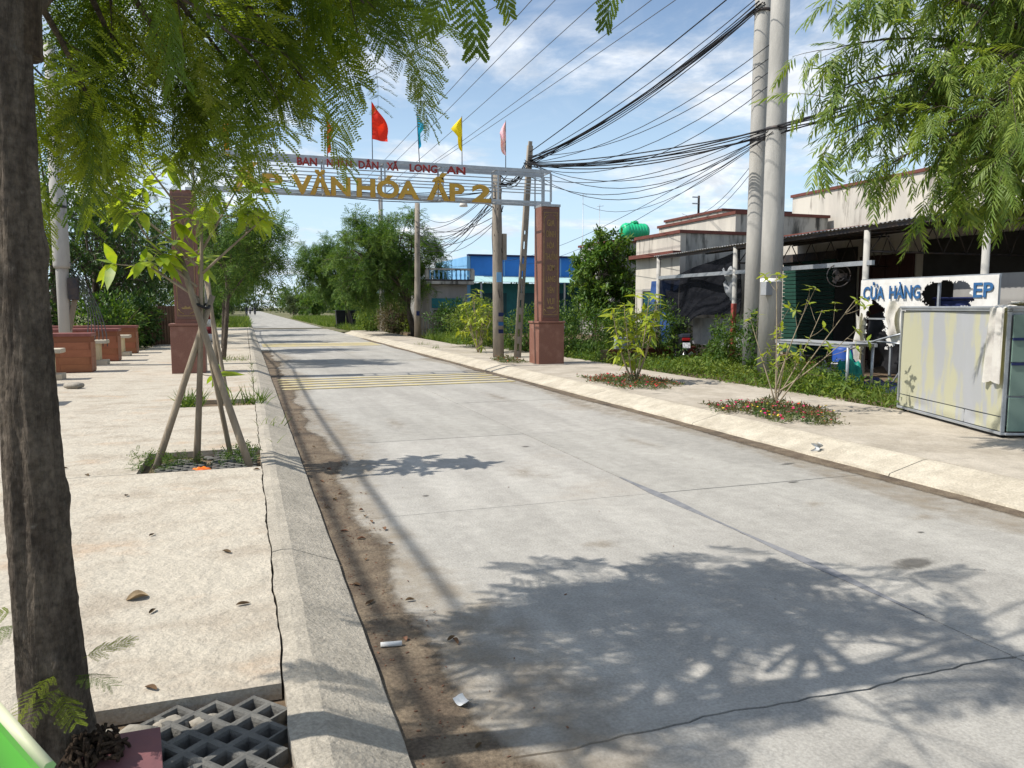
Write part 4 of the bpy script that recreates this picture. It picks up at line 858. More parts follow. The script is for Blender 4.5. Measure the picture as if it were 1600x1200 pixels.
# ------------------------------------------------------------------ parked motorbike, planter, bins
def motorbike(label, loc, rz, col='plastic_black', group=None, cowl='plastic_black', mirrors=True):
    o = thing('motorbike', label, 'motorbike', loc, rz, group)
    for y in (-.60, .62):
        w = MB(); w.tube([(0, y + .235 * math.cos(a), .28 + .235 * math.sin(a)) for a in np.linspace(0, 2 * math.pi, 29)], .045, 8, cap=False); wh = w.build('wheel', 'rubber', o)
        q = MB(); q.tube([(0, y + .195 * math.cos(a), .28 + .195 * math.sin(a)) for a in np.linspace(0, 2 * math.pi, 25)], .014, 6, cap=False)
        for k in range(8): q.tube([(0, y, .28), (0, y + .195 * math.cos(k * .785), .28 + .195 * math.sin(k * .785))], .006, 4)
        q.tube([(-.05, y, .28), (.05, y, .28)], .04, 10); q.build('rim', 'chrome', wh)
    MB().prism([(-.78, .66), (-.55, .50), (-.2, .34), (.12, .34), (.22, .42), (.30, .78), (.22, .80), (.10, .52), (-.1, .58), (-.25, .70), (-.75, .74)], -.11, .11, 'x').build('body', col, o, bevel=.03)
    MB().prism([(-.80, .72), (-.3, .69), (-.02, .70), (-.05, .79), (-.4, .80), (-.78, .84)], -.125, .125, 'x').build('seat', 'bike_dark', o, bevel=.03)
    MB().prism([(.24, .36), (.36, .42), (.50, .80), (.48, .98), (.36, 1.0), (.30, .80)], -.16, .16, 'x').build('leg_shield', cowl, o, bevel=.03)
    for s in (-1, 1): MB().tube([(s * .075, .62, .28), (s * .07, .48, .72), (s * .06, .42, .95)], .02, 8).build('fork', 'chrome', o)
    MB().tube([(-.34, .22, 1.0), (-.2, .36, 1.04), (0, .40, 1.02), (.2, .36, 1.04), (.34, .22, 1.0)], .016, 8).build('handlebar', 'plastic_black', o)
    MB().prism([(.30, .95), (.50, .92), (.54, 1.0), (.46, 1.08), (.32, 1.07)], -.13, .13, 'x').build('headlight_cowl', cowl, o, bevel=.03)
    MB().lathe([(.0, 0), (.065, .0), (.07, .02), (.04, .05)], 14).build('headlight', 'paint_white', o, (0, .55, .99)).rotation_euler[0] = R(-90)
    for s in (-1, 1) if mirrors else ():
        MB().tube([(s * .22, .34, 1.04), (s * .28, .32, 1.2)], .007, 5).build('mirror_stem', 'plastic_black', o); MB().lathe([(0.001, 0), (.055, .0), (.06, .012), (.03, .03)], 14).build('mirror', 'plastic_black', o, (s * .29, .31, 1.23)).rotation_euler[0] = R(80)
    MB().prism([(-.92, .40), (-.60, .585), (-.35, .50), (-.35, .55), (-.60, .63), (-.95, .45)], -.07, .07, 'x').build('rear_mudguard', 'plastic_black', o, bevel=.01)
    MB().prism([(.36, .46), (.55, .585), (.75, .56), (.92, .42), (.92, .47), (.75, .61), (.55, .63), (.36, .51)], -.065, .065, 'x').build('front_mudguard', cowl, o, bevel=.01)
    MB().box((0, -.885, .54), (.19, .012, .14), rx=-.3).build('number_plate', 'number_plate', o); MB().box((0, -.82, .69), (.2, .05, .07)).build('tail_light', 'tail_red', o, bevel=.01)
    MB().tube([(.12, .0, .25), (.15, -.3, .26), (.16, -.75, .33)], [.025, .035, .05], 10).build('exhaust', 'chrome', o); MB().box((0, -.02, .30), (.22, .34, .2)).build('engine', 'steel_dark', o, bevel=.03)
    MB().tube([(-.12, -.05, .28), (-.2, -.15, .0)], .012, 6).build('side_stand', 'steel_dark', o); return o
motorbike('black motorbike parked in the weeds with its tail to the road', (10.95, 17.9, .09), R(-22))
pt = thing('brick_planter', 'low red brick trough behind the yellow green sapling', 'planter', (10.6, 18.9, .09), R(14))
me = MB().box((0, 0, 0), (.2, .1, .06)).mesh('brick'); me.materials.append(MATS['brick_red'])
MB().box((0, .13, .18), (3.1, .3, .36)).build('core', 'soil', pt)
for r in range(6):
    for c in range(15): link('brick', me, pt, (-1.5 + c * .212 + (.1 if r % 2 else 0), -.06, .03 + r * .066))
tag(MB().box((0, 0, .14), (.75, .35, .28)).box((0, 0, .30), (.78, .38, .03)).build('foam_box', 'box_greyblue', None, (9.85, 18.75, .47), R(14), .01), 'grey blue box standing on the brick trough', 'box')
for i, x in enumerate((6.75, 7.5)):
    b = thing('wheelie_bin', 'dark wheeled rubbish bin standing beside the far kerb', 'bin', (x, 59 - .2 * i, .1), group='bins by the far kerb')
    MB().prism([(-.3, .06), (.3, .06), (.36, 1.2), (-.36, 1.2)], -.35, .35, 'y').build('tub', 'plastic_black', b, bevel=.02); MB().box((0, 0, 1.24), (.78, .8, .08)).build('lid', 'plastic_black', b, bevel=.02)
    for s in (-1, 1): MB().tube([(s * .3, .36, .1), (s * .36, .36, .1)], .1, 10).build('wheel', 'rubber', b)
# far riders coming down the road
def person(label, loc, rz, top, seed):
    bm = bpy.data.meshes.new('person'); V = [(0, -.1, .80), (0, -.08, 1.05), (0, -.02, 1.32), (0, .0, 1.44), (0, .02, 1.55), (0, .03, 1.66), (.19, 0, 1.34), (.25, .15, 1.1), (.26, .36, 1.05), (-.19, 0, 1.34), (-.25, .15, 1.1), (-.26, .36, 1.05), (.11, .0, .80), (.16, .32, .72), (.15, .22, .32), (.15, .32, .27), (-.11, .0, .80), (-.16, .32, .72), (-.15, .22, .32), (-.15, .32, .27)]
    Ed = [(0, 1), (1, 2), (2, 3), (3, 4), (4, 5), (2, 6), (6, 7), (7, 8), (2, 9), (9, 10), (10, 11), (0, 12), (12, 13), (13, 14), (14, 15), (0, 16), (16, 17), (17, 18), (18, 19)]
    bm.from_pydata(V, Ed, []); o = bpy.data.objects.new('person', bm); COL.objects.link(o); bm.materials.append(MATS[top]); o.location = loc; o.rotation_euler[2] = rz
    rad = [.15, .14, .16, .06, .10, .11, .07, .05, .04, .07, .05, .04, .09, .075, .05, .04, .09, .075, .05, .04]
    o.modifiers.new('skin', 'SKIN')
    for i, r in enumerate(rad): bm.skin_vertices[0].data[i].radius = (r, r)
    bm.skin_vertices[0].data[0].use_root = True; s = o.modifiers.new('sub', 'SUBSURF'); s.levels = 1; s.render_levels = 1
    return tag(o, label, 'person')
for i, (x, y, col) in enumerate(((1.75, 158, 'cloth_dark'), (.95, 172, 'cloth_pale'), (.2, 150, 'cloth_dark'))):
    motorbike('distant motorbike ridden towards the arch far down the road', (x, y, .02), R(180), group='distant motorbikes')
    p = person(('person in dark clothes riding the distant motorbike in the lane', 'person in pale clothes riding a distant motorbike', 'person in dark clothes riding the distant motorbike by the verge')[i], (x, y + .1, .02), R(180), col, i)
    MB().lathe([(.13, 0), (.135, .06), (.1, .14), (.03, .18)], 12).build('helmet', 'plastic_white' if i == 1 else 'plastic_black', p, (0, .03, 1.58))
# ------------------------------------------------------------------ feathery fronds of the two foreground trees
def t_frond(npn=11, nl=10, droop=.32, seed=0, ll=.058, lw=.024, pl=.30):
    g = np.random.default_rng(seed); V = []; F = []
    def curve(x): return np.array((x, .05 * math.sin(x * 3 + seed), -droop * x * x))
    for i in range(6):
        a = curve(i / 6); b = curve((i + 1) / 6); w = .006 * (1 - i / 8); q = len(V); V += [a + (0, -w, 0), a + (0, w, 0), b + (0, w, 0), b + (0, -w, 0)]; F.append((q, q + 1, q + 2, q + 3))
        q = len(V); V += [a + (0, 0, -w), a + (0, 0, w), b + (0, 0, w), b + (0, 0, -w)]; F.append((q, q + 1, q + 2, q + 3))
    for i in range(npn):
        x = .14 + .86 * i / (npn - 1); o = curve(x); L_ = pl * (.55 + .75 * math.sin(math.pi * (.2 + .62 * x))) * g.uniform(.85, 1.1)
        for sg in (-1, 1):
            if g.random() < .05: continue
            fw = .35 + .5 * x + g.normal(0, .06); dv = norm((math.sin(fw) * .9 + .15, sg * math.cos(fw), -.15 + g.normal(0, .1)))
            q = len(V); e_ = o + dv * L_ + np.array((0, 0, -.16 * L_)); sw = norm(np.cross(dv, (0, 0, 1.))) * .004; V += [o - sw, o + sw, e_ + sw * .5, e_ - sw * .5]; F.append((q, q + 1, q + 2, q + 3))
            for k in range(nl):
                t = (k + .6) / nl; p = o + dv * L_ * t + np.array((0, 0, -.16 * L_ * t * t)); pr = norm(np.cross(dv, (0, 0, 1.)))
                for s2 in (-1, 1):
                    d2 = norm(dv * .55 + pr * s2 * .85 + (0, 0, g.normal(.0, .12))); l2 = ll * (1 - .35 * abs(2 * t - .9)) * g.uniform(.85, 1.15); sd = norm(np.cross(d2, (0, 0, 1.))) * lw / 2
                    q = len(V); V += [p, p + d2 * l2 * .5 + sd, p + d2 * l2, p + d2 * l2 * .5 - sd]; F.append((q, q + 1, q + 2, q + 3))
    return np.array(V, float), np.array(F)
def t_spray(npn=9, droop=.4, seed=0, pl=.25, pw=.030):
    g = np.random.default_rng(seed); V = []; F = []
    def curve(x): return np.array((x, .06 * math.sin(x * 3 + seed), -droop * x * x))
    for i in range(6):
        a = curve(i / 6); b = curve((i + 1) / 6); w = .007 * (1 - i / 8); q = len(V); V += [a + (0, -w, 0), a + (0, w, 0), b + (0, w, 0), b + (0, -w, 0)]; F.append((q, q + 1, q + 2, q + 3))
    for i in range(npn):
        x = .15 + .85 * i / (npn - 1); o = curve(x); L_ = pl * (.5 + .75 * math.sin(math.pi * (.2 + .62 * x))) * g.uniform(.8, 1.15)
        for sg in (-1, 1):
            fw = .45 + .5 * x + g.normal(0, .12); dv = norm((math.sin(fw) * .9 + .2, sg * math.cos(fw), -.25 + g.normal(0, .15))); sd = norm(np.cross(dv, (0, 0, 1.))) * pw / 2
            P = [o + dv * L_ * t + np.array((0, 0, -.35 * L_ * t * t)) for t in (0, .3, .7, 1.)]; ww = (.25, 1., .85, .05); q = len(V)
            for p, w in zip(P, ww): V += [p - sd * w, p + sd * w]
            for k in range(3): F.append((q + 2 * k, q + 2 * k + 1, q + 2 * k + 3, q + 2 * k + 2))
    return np.array(V, float), np.array(F)
SPRAYS = [t_spray(n_, d_, s) for s, (n_, d_) in enumerate(((14, .35), (12, .6), (15, .45), (14, .25), (11, .8)))]
FRONDS = [t_frond(npn, 13, dr, s) for s, (npn, dr) in enumerate(((12, .3), (10, .5), (13, .22), (9, .65), (11, .12)))]
FRLOW = t_spray(9, .4, 9, .28, .05)
def frond_tree(o, leafm, massm, twigs, per, size, rr, base, nobj=290, tmpls=None, thin=1.):
    P, D = along(twigs, per, rr, .01, .55, .35); S = size * rr.uniform(.7, 1.15, len(P))
    W = P + np.array(base); fw = np.array((.325, .940, -.0995)); rt = np.array((.945, -.327, 0)); up = np.array((.0325, .094, .995)); v = W - (0, 0, 1.6)
    dep = v @ fw; px = 800 + 1200 * (v @ rt) / np.maximum(dep, .01); py = 600 - 1200 * (v @ up) / np.maximum(dep, .01)
    see = (dep > .3) & (px > -150) & (px < 1750) & (py > -150) & (py < 1250); near = np.linalg.norm(v, axis=1) < .9
    near |= ~see & (rr.random(len(P)) > thin)
    P, D, S, see, dep = [q[~near] for q in (P, D, S, see, dep)]
    order = np.lexsort((dep, ~see)); big = order[:nobj]; rest = order[nobj:]
    mes = []
    for tV, tF in (tmpls or FRONDS):
        m = MB(); m.add(tV, tF); me = m.mesh('frond'); me.materials.append(MATS[leafm]); mes.append(me)
    Fm = frames(D[big], rr, .8)
    for q, i in enumerate(big):
        f = link('frond', mes[int(rr.integers(len(mes)))], o); M = Matrix(Fm[q].tolist()).to_4x4(); f.matrix_local = Matrix.Translation(P[i]) @ M @ Matrix.Scale(S[i], 4)
    c = MB(); scatter(c, *FRLOW, P[rest], D[rest], S[rest], rr, .8); stuff(c.build('foliage', massm, o))
# big trunk on the left
TB = (-.63, 2.75, .05)
t0 = thing('shade_tree', 'leaning dark trunked shade tree with drooping feathery leaves in the paved pit', 'tree', TB)
rr = np.random.default_rng(21); w = MB()
NZ, k = 170, 96; zs = np.linspace(-.05, 3.4, NZ); A_ = 2 * math.pi * (np.arange(k + 1) % k) / k; Z_, AA = np.meshgrid(zs, A_, indexing='ij'); zp = np.maximum(Z_, 0)
r = .077 + .030 * np.exp(-zp * 2.2) + .035 * np.exp(-zp * 14) + .006 * np.sin(Z_ * 2.3) - .006 * Z_
sh_ = 1 + .05 * np.sin(5 * AA + Z_ * 1.5) + .03 * np.sin(9 * AA - Z_ * 4) + .03 * np.sin(3 * AA + 4 * Z_) + .06 * np.exp(-zp * 8) * np.sin(5 * AA)
for kz, ka, kh in ((.42, -1.2, .12), (.95, .1, .14), (1.25, -1.9, .10), (1.72, .0, .20), (.62, -.4, .10), (1.45, -.7, .08), (.25, -1.7, .12), (2.1, -1.2, .1)): sh_ += kh * np.exp(-((Z_ - kz) / .045) ** 2 - (np.sin((AA - ka) / 2) / .16) ** 2)
ph_ = 1.8 * np.sin(Z_ * 5 + 2 * np.sin(AA * 2)) + 1.1 * np.sin(Z_ * 11 + AA * 3)
ridge = np.abs(np.sin(AA * 9 + ph_)) * .5 + np.abs(np.sin(AA * 17 + ph_ * 1.7 + 1)) * .3 + np.random.default_rng(3).normal(0, .16, (NZ, k + 1)); ridge[:, k] = ridge[:, 0]
r = r * sh_ + .0055 * ridge; G = np.stack([-.0165 * np.sin(Z_ * 1.1) + r * np.cos(AA), r * np.sin(AA) - .01 * Z_, Z_], -1)
w.sheet(G.transpose(1, 0, 2)); w.build('trunk', 'bark', t0)
w = MB(); cc = np.array((.30, .45, 3.30)); tw = skeleton(rr, w, [(0, 0, 2.3), (.02, 0, 2.8), (.05, .05, 3.3), (.12, .1, 3.9)], .075, cc, (1.70, 1.25, .86), 9, 6, 5, tw=.42, z0=.0)
for b in ((-.3, 1.2, 5.1), (.35, .95, 4.9), (.8, .55, 4.7), (-.7, .9, 4.8), (1.3, .3, 4.3), (.2, -.2, 4.9)):
    Lb = bez((.08, .08, 3.4), b, rr.normal(0, .12, 3) + (0, 0, .2), 9); w.tube(Lb, np.linspace(.03, .008, 9), 6)
    for q in range(5):
        s = Lb[4 + q if q < 4 else 8]; e = s + norm(Lb[-1] - Lb[-3] + rr.normal(0, .25, 3)) * rr.uniform(.2, .45); L3 = bez(s, e, (0, 0, .04), 4); w.tube(L3, [.009, .007, .005, .004], 4, cap=False); tw.append(L3)
for a, b, dip, nq in (((.3, .2, 3.1), (1.35, .75, 2.74), .2, 4), ((.2, .4, 3.0), (.95, 1.05, 2.55), .25, 4), ((.1, .5, 2.9), (.5, 1.3, 2.35), .2, 5), ((.1, .5, 2.9), (.66, 1.2, 2.58), .2, 4), ((.0, .5, 2.9), (.2, 1.25, 2.42), .2, 4), ((.2, .1, 3.2), (1.93, -.12, 2.86), .3, 1), ((.2, .1, 3.2), (1.42, -.08, 2.74), .2, 1), ((-.1, .3, 2.8), (-.2, 1.2, 2.2), .2, 5), ((-.1, .2, 2.7), (.1, .9, 2.25), .2, 5)):
    Lb = bez(a, b, (0, 0, dip), 8); w.tube(Lb, np.linspace(.02, .004, 8), 5)
    for q in range(nq):
        if nq == 1: break
        s = Lb[3 + q // 2 + 1 if q < 4 else 7]; e = s + norm(Lb[-1] - Lb[-3] + rr.normal(0, .10, 3)) * rr.uniform(.12, .3); e[2] -= .06; L3 = bez(s, e, (0, 0, .02), 4); w.tube(L3, [.004, .003, .003, .002], 3, cap=False); tw.append(L3)
w.build('limb', 'bark', t0)
for p, d, s in (((1.93, -.12, 2.86), (.02, .05, -1), .26), ((1.40, -.06, 2.78), (.12, .1, -1), .30), ((1.34, -.05, 2.70), (-.3, .2, -1), .2), ((1.5, .0, 2.80), (.5, .3, -.7), .2)):
    m = MB(); scatter(m, *t_frond(8, 9, .1, int(s * 100), .085, .045, .22), [p], [d], [s], np.random.default_rng(int(s * 50)), .3, up=(.3, -1, 0)); m.build('sprig', 'frond', t0)
frond_tree(t0, 'frond', 'frond_mass', tw, 2, .38, rr, TB, thin=.36)
for i, (p, d) in enumerate((((.09, -.08, .38), (.8, -.6, .2)), ((.03, -.11, .36), (-.3, -1, .25)), ((.11, -.03, .42), (1, .2, .5)), ((-.10, -.04, .60), (-1, -.1, .2)), ((.05, -.1, .33), (.4, -.9, -.3)), ((-.09, -.05, .56), (-.8, -.5, -.1)), ((.02, -.1, .40), (-.6, -.8, .0)))):
    m = MB(); rs = np.random.default_rng(i); scatter(m, *FRONDS[i % 5], [np.array(p) - np.array(d) * .015], [d], [.13], rs, .5); m.build('sprout', 'frond', t0)
# bright drooping tree at the right
TR = (7.35, 4.75, ZP - .02)
t1 = thing('roadside_tree', 'bright green feathery roadside tree drooping in front of the shop house', 'tree', TR)
rr = np.random.default_rng(5); w = MB(); cc = np.array((-.25, .75, 4.15)); tw = skeleton(rr, w, [(0, 0, -.05), (.02, .03, .9), (-.03, .05, 1.8), (-.1, .2, 2.8), (-.2, .4, 3.8)], .10, cc, (1.8, 1.4, 1.75), 8, 7, 7, tw=.55, z0=.45)
for a, b, dip in (((-.3, .5, 3.4), (-2.0, 1.5, 3.5), .5), ((-.3, .5, 3.2), (-1.9, 1.5, 3.1), .5), ((-.2, .4, 3.0), (-1.6, 1.2, 2.75), .5), ((-.2, .5, 3.6), (-1.95, 1.5, 3.95), .4), ((-.2, .4, 2.9), (-1.0, 1.0, 2.6), .45), ((-.1, .4, 2.9), (-.4, .9, 2.6), .4), ((-.3, .5, 3.8), (-1.9, 1.3, 4.4), .4)):
    Lb = bez(a, b, (0, 0, dip), 9); w.tube(Lb, np.linspace(.028, .004, 9), 5)
    for q in range(11):
        s = Lb[3 + q // 2]; e = s + norm(norm(Lb[-1] - Lb[-3]) + rr.normal(0, .5, 3)) * rr.uniform(.15, .4); e[2] -= .08; L3 = bez(s, e, (0, 0, .02), 4); w.tube(L3, [.005, .004, .003, .002], 3, cap=False); tw.append(L3)
w.build('trunk', 'bark', t1)
frond_tree(t1, 'frond_r', 'frond_r_mass', tw, 6, .33, rr, TR, 290, SPRAYS, .4)

# ------------------------------------------------------------------ saplings with separate leaves
def leafobjs(o, P, D, S, mat, tm, rr, roll=.8, name='leaf'):
    m = MB(); m.add(*tm); me = m.mesh(name); me.materials.append(MATS[mat])
    for p in me.polygons: p.use_smooth = True
    Fm = frames(np.array(D), rr, roll)
    for q in range(len(P)):
        f = link(name, me, o); f.matrix_local = Matrix.Translation(P[q]) @ Matrix(Fm[q].tolist()).to_4x4() @ Matrix.Scale(S[q], 4)
def whorls(tips, n, rr, spread=1., down=.35):
    P, D = [], []
    for p, d in tips:
        for i in range(n):
            a = 2 * math.pi * i / n + rr.uniform(-.4, .4); A = norm(np.cross(d, (0.3, .2, 1.))); B = np.cross(d, A); v = norm(d) * rr.uniform(.2, .7) + spread * (A * math.cos(a) + B * math.sin(a)); v[2] -= down; P.append(np.array(p) - norm(d) * .03 * rr.random()); D.append(v)
    return P, D
def sapling(label, loc, stems, mat, tm, ls, nw, seed, barkm='stem_pale', r0=.014, name='sapling', twigs=(4, .35), rise=.5, down=.35, main=0.):
    rr = np.random.default_rng(seed); o = thing(name, label, 'sapling', loc); w = MB(); tips = []
    for q0, (a, b, bl) in enumerate(stems):
        Lb = bez(a, b, bl, 9); rs_ = r0 if q0 else max(r0, main); w.tube(Lb, np.linspace(rs_, r0 * .35 + .4 * (rs_ - r0), 9), 8); tips.append((Lb[-1], norm(Lb[-1] - Lb[-2])))
        for q in range(twigs[0]):
            u = rr.integers(3, 8); s = Lb[u]; d = norm(norm(Lb[-1] - Lb[0]) * .5 + rr.normal(0, .7, 3) + (0, 0, rise)); e = s + d * twigs[1] * rr.uniform(.5, 1.2); L2 = bez(s, e, (0, 0, -.03), 5); w.tube(L2, np.linspace(r0 * .35, r0 * .16, 5), 4); tips.append((e, norm(L2[-1] - L2[-2])))
            if rr.random() < .5: tips.append((L2[3], norm(L2[-1] - L2[-2])))
    w.build('trunk', barkm, o); P, D = whorls(tips, nw, rr, down=down); S = ls * rr.uniform(.6, 1.2, len(P)); leafobjs(o, P, D, S, mat, tm, rr); return o
SP = (-.42, 7.85, ZP - .05)
sapling('staked sapling with large lime green leaves in the gravel pit', SP, [((-.07, -.02, 0), (.06, .0, 2.35), (.03, 0, 0)), ((.0, 0, 1.7), (-.55, -.1, 2.45), (-.1, 0, -.1)), ((.02, 0, 1.8), (.62, -.15, 2.35), (.1, 0, .1)), ((.0, 0, 1.9), (-.95, .1, 2.72), (0, 0, .1)), ((.03, 0, 2.0), (.45, .1, 2.75), (0, 0, 0)), ((.0, 0, 1.6), (-.45, -.1, 1.93), (-.1, 0, .06)), ((.03, .0, 2.2), (.0, -.1, 2.95), (0, 0, 0)), ((.03, .0, 2.2), (-.5, -.2, 2.95), (0, 0, 0))], 'leaf_lime', LEAF, .25, 6, 4, 'bark_pale', .014, twigs=(3, .34), down=.5, main=.034)
tp = thing('stake_tripod', 'grey wooden stakes tied as a tripod round the lime leafed sapling', 'tree stakes', SP)
for a, b, r in (((-.42, -.10, .0), (.13, .03, 1.62), .034), ((.42, -.35, .0), (-.14, .05, 1.98), .036), ((.24, .25, .0), (.0, .0, 1.6), .026)):
    MB().tube(bez(a, b, rng.normal(0, .02, 3), 7), np.linspace(r, r * .8, 7), 9).build('stake', 'bark_pale', tp)
MB().tube([(.07 * math.cos(a) + .03, .07 * math.sin(a), 1.52 + .02 * math.sin(2 * a)) for a in np.linspace(0, 6.28, 15)], .014, 6).build('tie', 'plastic_black', tp)
SP2 = (-.42, 12.45, ZP - .05)
tp2 = thing('stake_tripod', 'second pair of thin grey stakes in the far weedy pit', 'tree stakes', SP2)
for a, b, r in (((.02, 0, 0), (-.10, .02, 2.0), .035), ((.14, -.1, 0), (-.13, .05, 1.9), .028)): MB().tube(bez(a, b, (0.02, 0, 0), 6), np.linspace(r, r * .75, 6), 8).build('stake', 'bark_pale', tp2)
rs = np.random.default_rng(2); st = []
for i in range(8):
    a = i * .8; st.append(((rs.normal(0, .02), rs.normal(0, .02), 0), (.48 * math.cos(a) * rs.uniform(.4, 1.1), .48 * math.sin(a) * rs.uniform(.4, 1.1), rs.uniform(1.25, 1.95)), (.12 * math.cos(a), .12 * math.sin(a), -.1)))
sapling('bushy yellow green sapling in the red flower bed', (7.05, 13.2, ZP - .03), st, 'leaf_yellow', LEAFN, .25, 5, 5, r0=.016, twigs=(4, .26))
st = [((0, 0, 0), (-.02, .05, 1.95), (.03, 0, 0)), ((0, 0, .1), (.85, -.5, 1.6), (-.1, 0, -.1)), ((0, 0, .2), (.65, -.1, 1.45), (0, 0, -.15)), ((0, .02, .3), (.35, -.3, 1.75), (-.1, 0, 0)), ((0, 0, .15), (-.25, .3, 1.35), (0, 0, 0)), ((0, 0, .3), (.95, -.45, 1.2), (0, 0, -.1)), ((0, 0, .1), (.3, .35, 1.2), (0, 0, 0)), ((0, 0, .1), (-.1, -.35, 1.0), (0, 0, 0))]
sapling('sparse bare twigged sapling in the pink flower bed', (6.95, 8.85, ZP - .03), st, 'leaf_yellow', LEAF, .12, 4, 9, r0=.011, twigs=(4, .36), main=.014)
sapling('round yellow green bush beside the tangled pole', (7.1, 23.9, ZP - .03), [((0, 0, 0), (.45 * math.cos(a), .45 * math.sin(a), 1.1 + .8 * (i % 3) / 2), (0, 0, .1)) for i, a in enumerate(np.linspace(0, 5.6, 8))], 'leaf_yellow', LEAFN, .24, 5, 14, r0=.02, twigs=(5, .38))

# ------------------------------------------------------------------ middle-distance trees and bushes
RT = 'trees along the left kerb'
for i, (x, y, cxx, r, h, lab) in enumerate(((-.64, 22.9, .45, 1.75, 3.2, 'feathery kerbside tree just past the gate pillar'), (-.8, 29.5, .3, 1.8, 3.3, 'feathery kerbside tree before the street lamp'), (-1.0, 37.5, .2, 1.9, 3.4, 'feathery kerbside tree after the street lamp'), (-1.1, 46, .2, 2.2, 3.8, 'feathery kerbside tree well past the street lamp'), (-1.4, 56, .1, 2.6, 4.3, 'farther kerbside tree beyond the paving end'))):
    tree('kerbside_tree', lab, (x, y, .1), h * .8, (cxx, 0, h), (r, r, r * .82), .075, (7, 6, 7), 12, FEATH, .26, 'leaf_feather', seed=30 + i, tw=.5, droop=.35, group=RT)
BT = 'garden trees behind the seats'
for i, (x, y, r, h, lab) in enumerate(((-5.6, 34.5, 2.9, 4.3, 'dense dark garden tree over the rusty fence'), (-9.2, 31, 3.0, 4.4, 'dense dark garden tree behind the pale pole'), (-13.5, 31, 3.4, 4.6, 'dense dark garden tree far behind the seats'), (-5.0, 43, 3.0, 4.8, 'dark garden tree behind the street lamp'), (-8.6, 42, 3.6, 5.4, 'tall garden tree rising behind the dark ones'), (-17.5, 36, 4, 5.2, 'broad garden tree at the garden end'), (-6.5, 55, 3.6, 5.2, 'garden tree beyond the fence'))):
    tree('garden_tree', lab, (x, y, .04), h * .7, (0, 0, h * .86), (r, r, h * .82), .16, (9, 7, 7), 13, LANCE if i % 2 == 0 else LEAF, .25, 'leaf_dark', seed=50 + i, tw=.7, group=BT, z0=.25)
bush('leafy_shrub', 'leafy shrub with pale new leaves behind the last seat wall', (-4.6, 29.6, .1), (1.4, 1.0, .95), 2600, LEAF, .17, 'leaf_mid', 3)
for i, (x, y, r_) in enumerate(((-7.2, 30.2, (1.5, 1.0, 1.1)), (-9.6, 29.2, (1.5, 1.0, 1.0)), (-3.9, 32.0, (1.0, .7, 1.0)), (-11.5, 27.5, (1.6, 1.2, 1.2)))): bush('garden_shrub', ('dark garden shrub left of the leafy shrub', 'dark garden shrub behind the pale pole foot', 'dark garden shrub before the rusty fence', 'dark garden shrub at the garden corner')[i], (x, y, .1), r_, 2400, LEAF, .17, 'leaf_dark', 130 + i, group='shrubs behind the seats')
bush('purple_shrub', 'purple leafed shrub beside the big trunk', (-6.9, 17.0, .1), (.9, .8, .6), 900, LEAF, .12, 'petal_purple' if 'petal_purple' in MATS else 'dry_plant', 4)
tree('big_roadside_tree', 'large spreading feathery tree over the pole and hedge', (8.5, 40.5, .1), 3.2, (-1.5, 0, 4.0), (3.4, 3.0, 2.9), .17, (12, 8, 8), 15, FEATH, .36, 'leaf_feather', seed=71, tw=.75, droop=.35, z0=.3)
tree('big_roadside_tree', 'smaller feathery tree with a slim trunk above the bins', (7.4, 57, .1), 3.2, (-1.6, 0, 4.2), (2.7, 2.4, 2.5), .14, (10, 7, 7), 16, FEATH, .36, 'leaf_feather', seed=72, tw=.7, droop=.35)
tree('leafy_tree', 'glossy dark green tree beside the mouldy parapet house', (12.3, 26.3, .1), 2.2, (.65, 0, 2.4), (1.7, 1.6, 1.95), .09, (11, 8, 8), 20, LEAF, .19, 'leaf_mid', seed=73, tw=.5, droop=.0, z0=.2)
bush('vine_hedge', 'bright green creeper covered fence beside the round bush', (8.0, 27.2, .1), (1.0, 1.3, .85), 4200, LEAF, .11, 'grass', 8, hollow=.6)
bush('roadside_shrub', 'green shrub by the motorbike handlebars', (10.45, 18.2, .46), (.75, .6, .62), 2600, LEAF, .09, 'weed', 9)
for i, (x, y, r, lab) in enumerate(((9.0, 21.6, (.8, .8, .8), 'rough shrub directly behind the gate pillar'), (10.6, 22.6, (1.1, .9, .85), 'rough shrub between gate pillar and glossy tree'), (12.0, 23.4, (1.0, .9, .7), 'rough shrub at the foot of the glossy tree'), (8.8, 24.0, (.9, 1.0, .75), 'rough shrub behind the round yellow bush'))): bush('roadside_shrub', lab, (x, y, .1), r, 2400, LEAF, .11, ('leaf_mid', 'weed')[i % 2], 80 + i, group='shrubs behind the gate pillar')
for i, (x, y, r, m, lab) in enumerate(((7.9, 43.5, (.9, .9, .95), 'dry_plant', 'greyish purple shrub under the large tree'), (7.3, 47.5, (.9, 1.2, .8), 'grass', 'pale green shrub before the far driveway'), (9.2, 45.5, (.6, .6, 1.3), 'leaf_yellow', 'bright yellow shrub under the large tree'), (9.6, 36.4, (1.2, .8, .9), 'leaf_dark', 'dark shrub at the plain far pole foot'), (8.8, 50.5, (1.2, 1.6, 1.6), 'leaf_mid', 'tall green shrub beside the dark bins'))): bush('far_shrub', lab, (x, y, .1), r, 2200, LEAF, .17, m, 90 + i)
fe = thing('picket_fence', 'dark weathered paling fence under the large tree', 'fence', (9.6, 37.8, .1))
for i in range(22): MB().box((-1.5 + i * .15, .05 * math.sin(i), .62), (.10, .025, 1.25 + .08 * math.sin(i * 2.3))).build('pale', 'pole_old', fe)
for z in (.4, .95): MB().box((.05, .07, z), (3.3, .04, .07)).build('rail', 'pole_old', fe)
fx = np.random.default_rng(9)
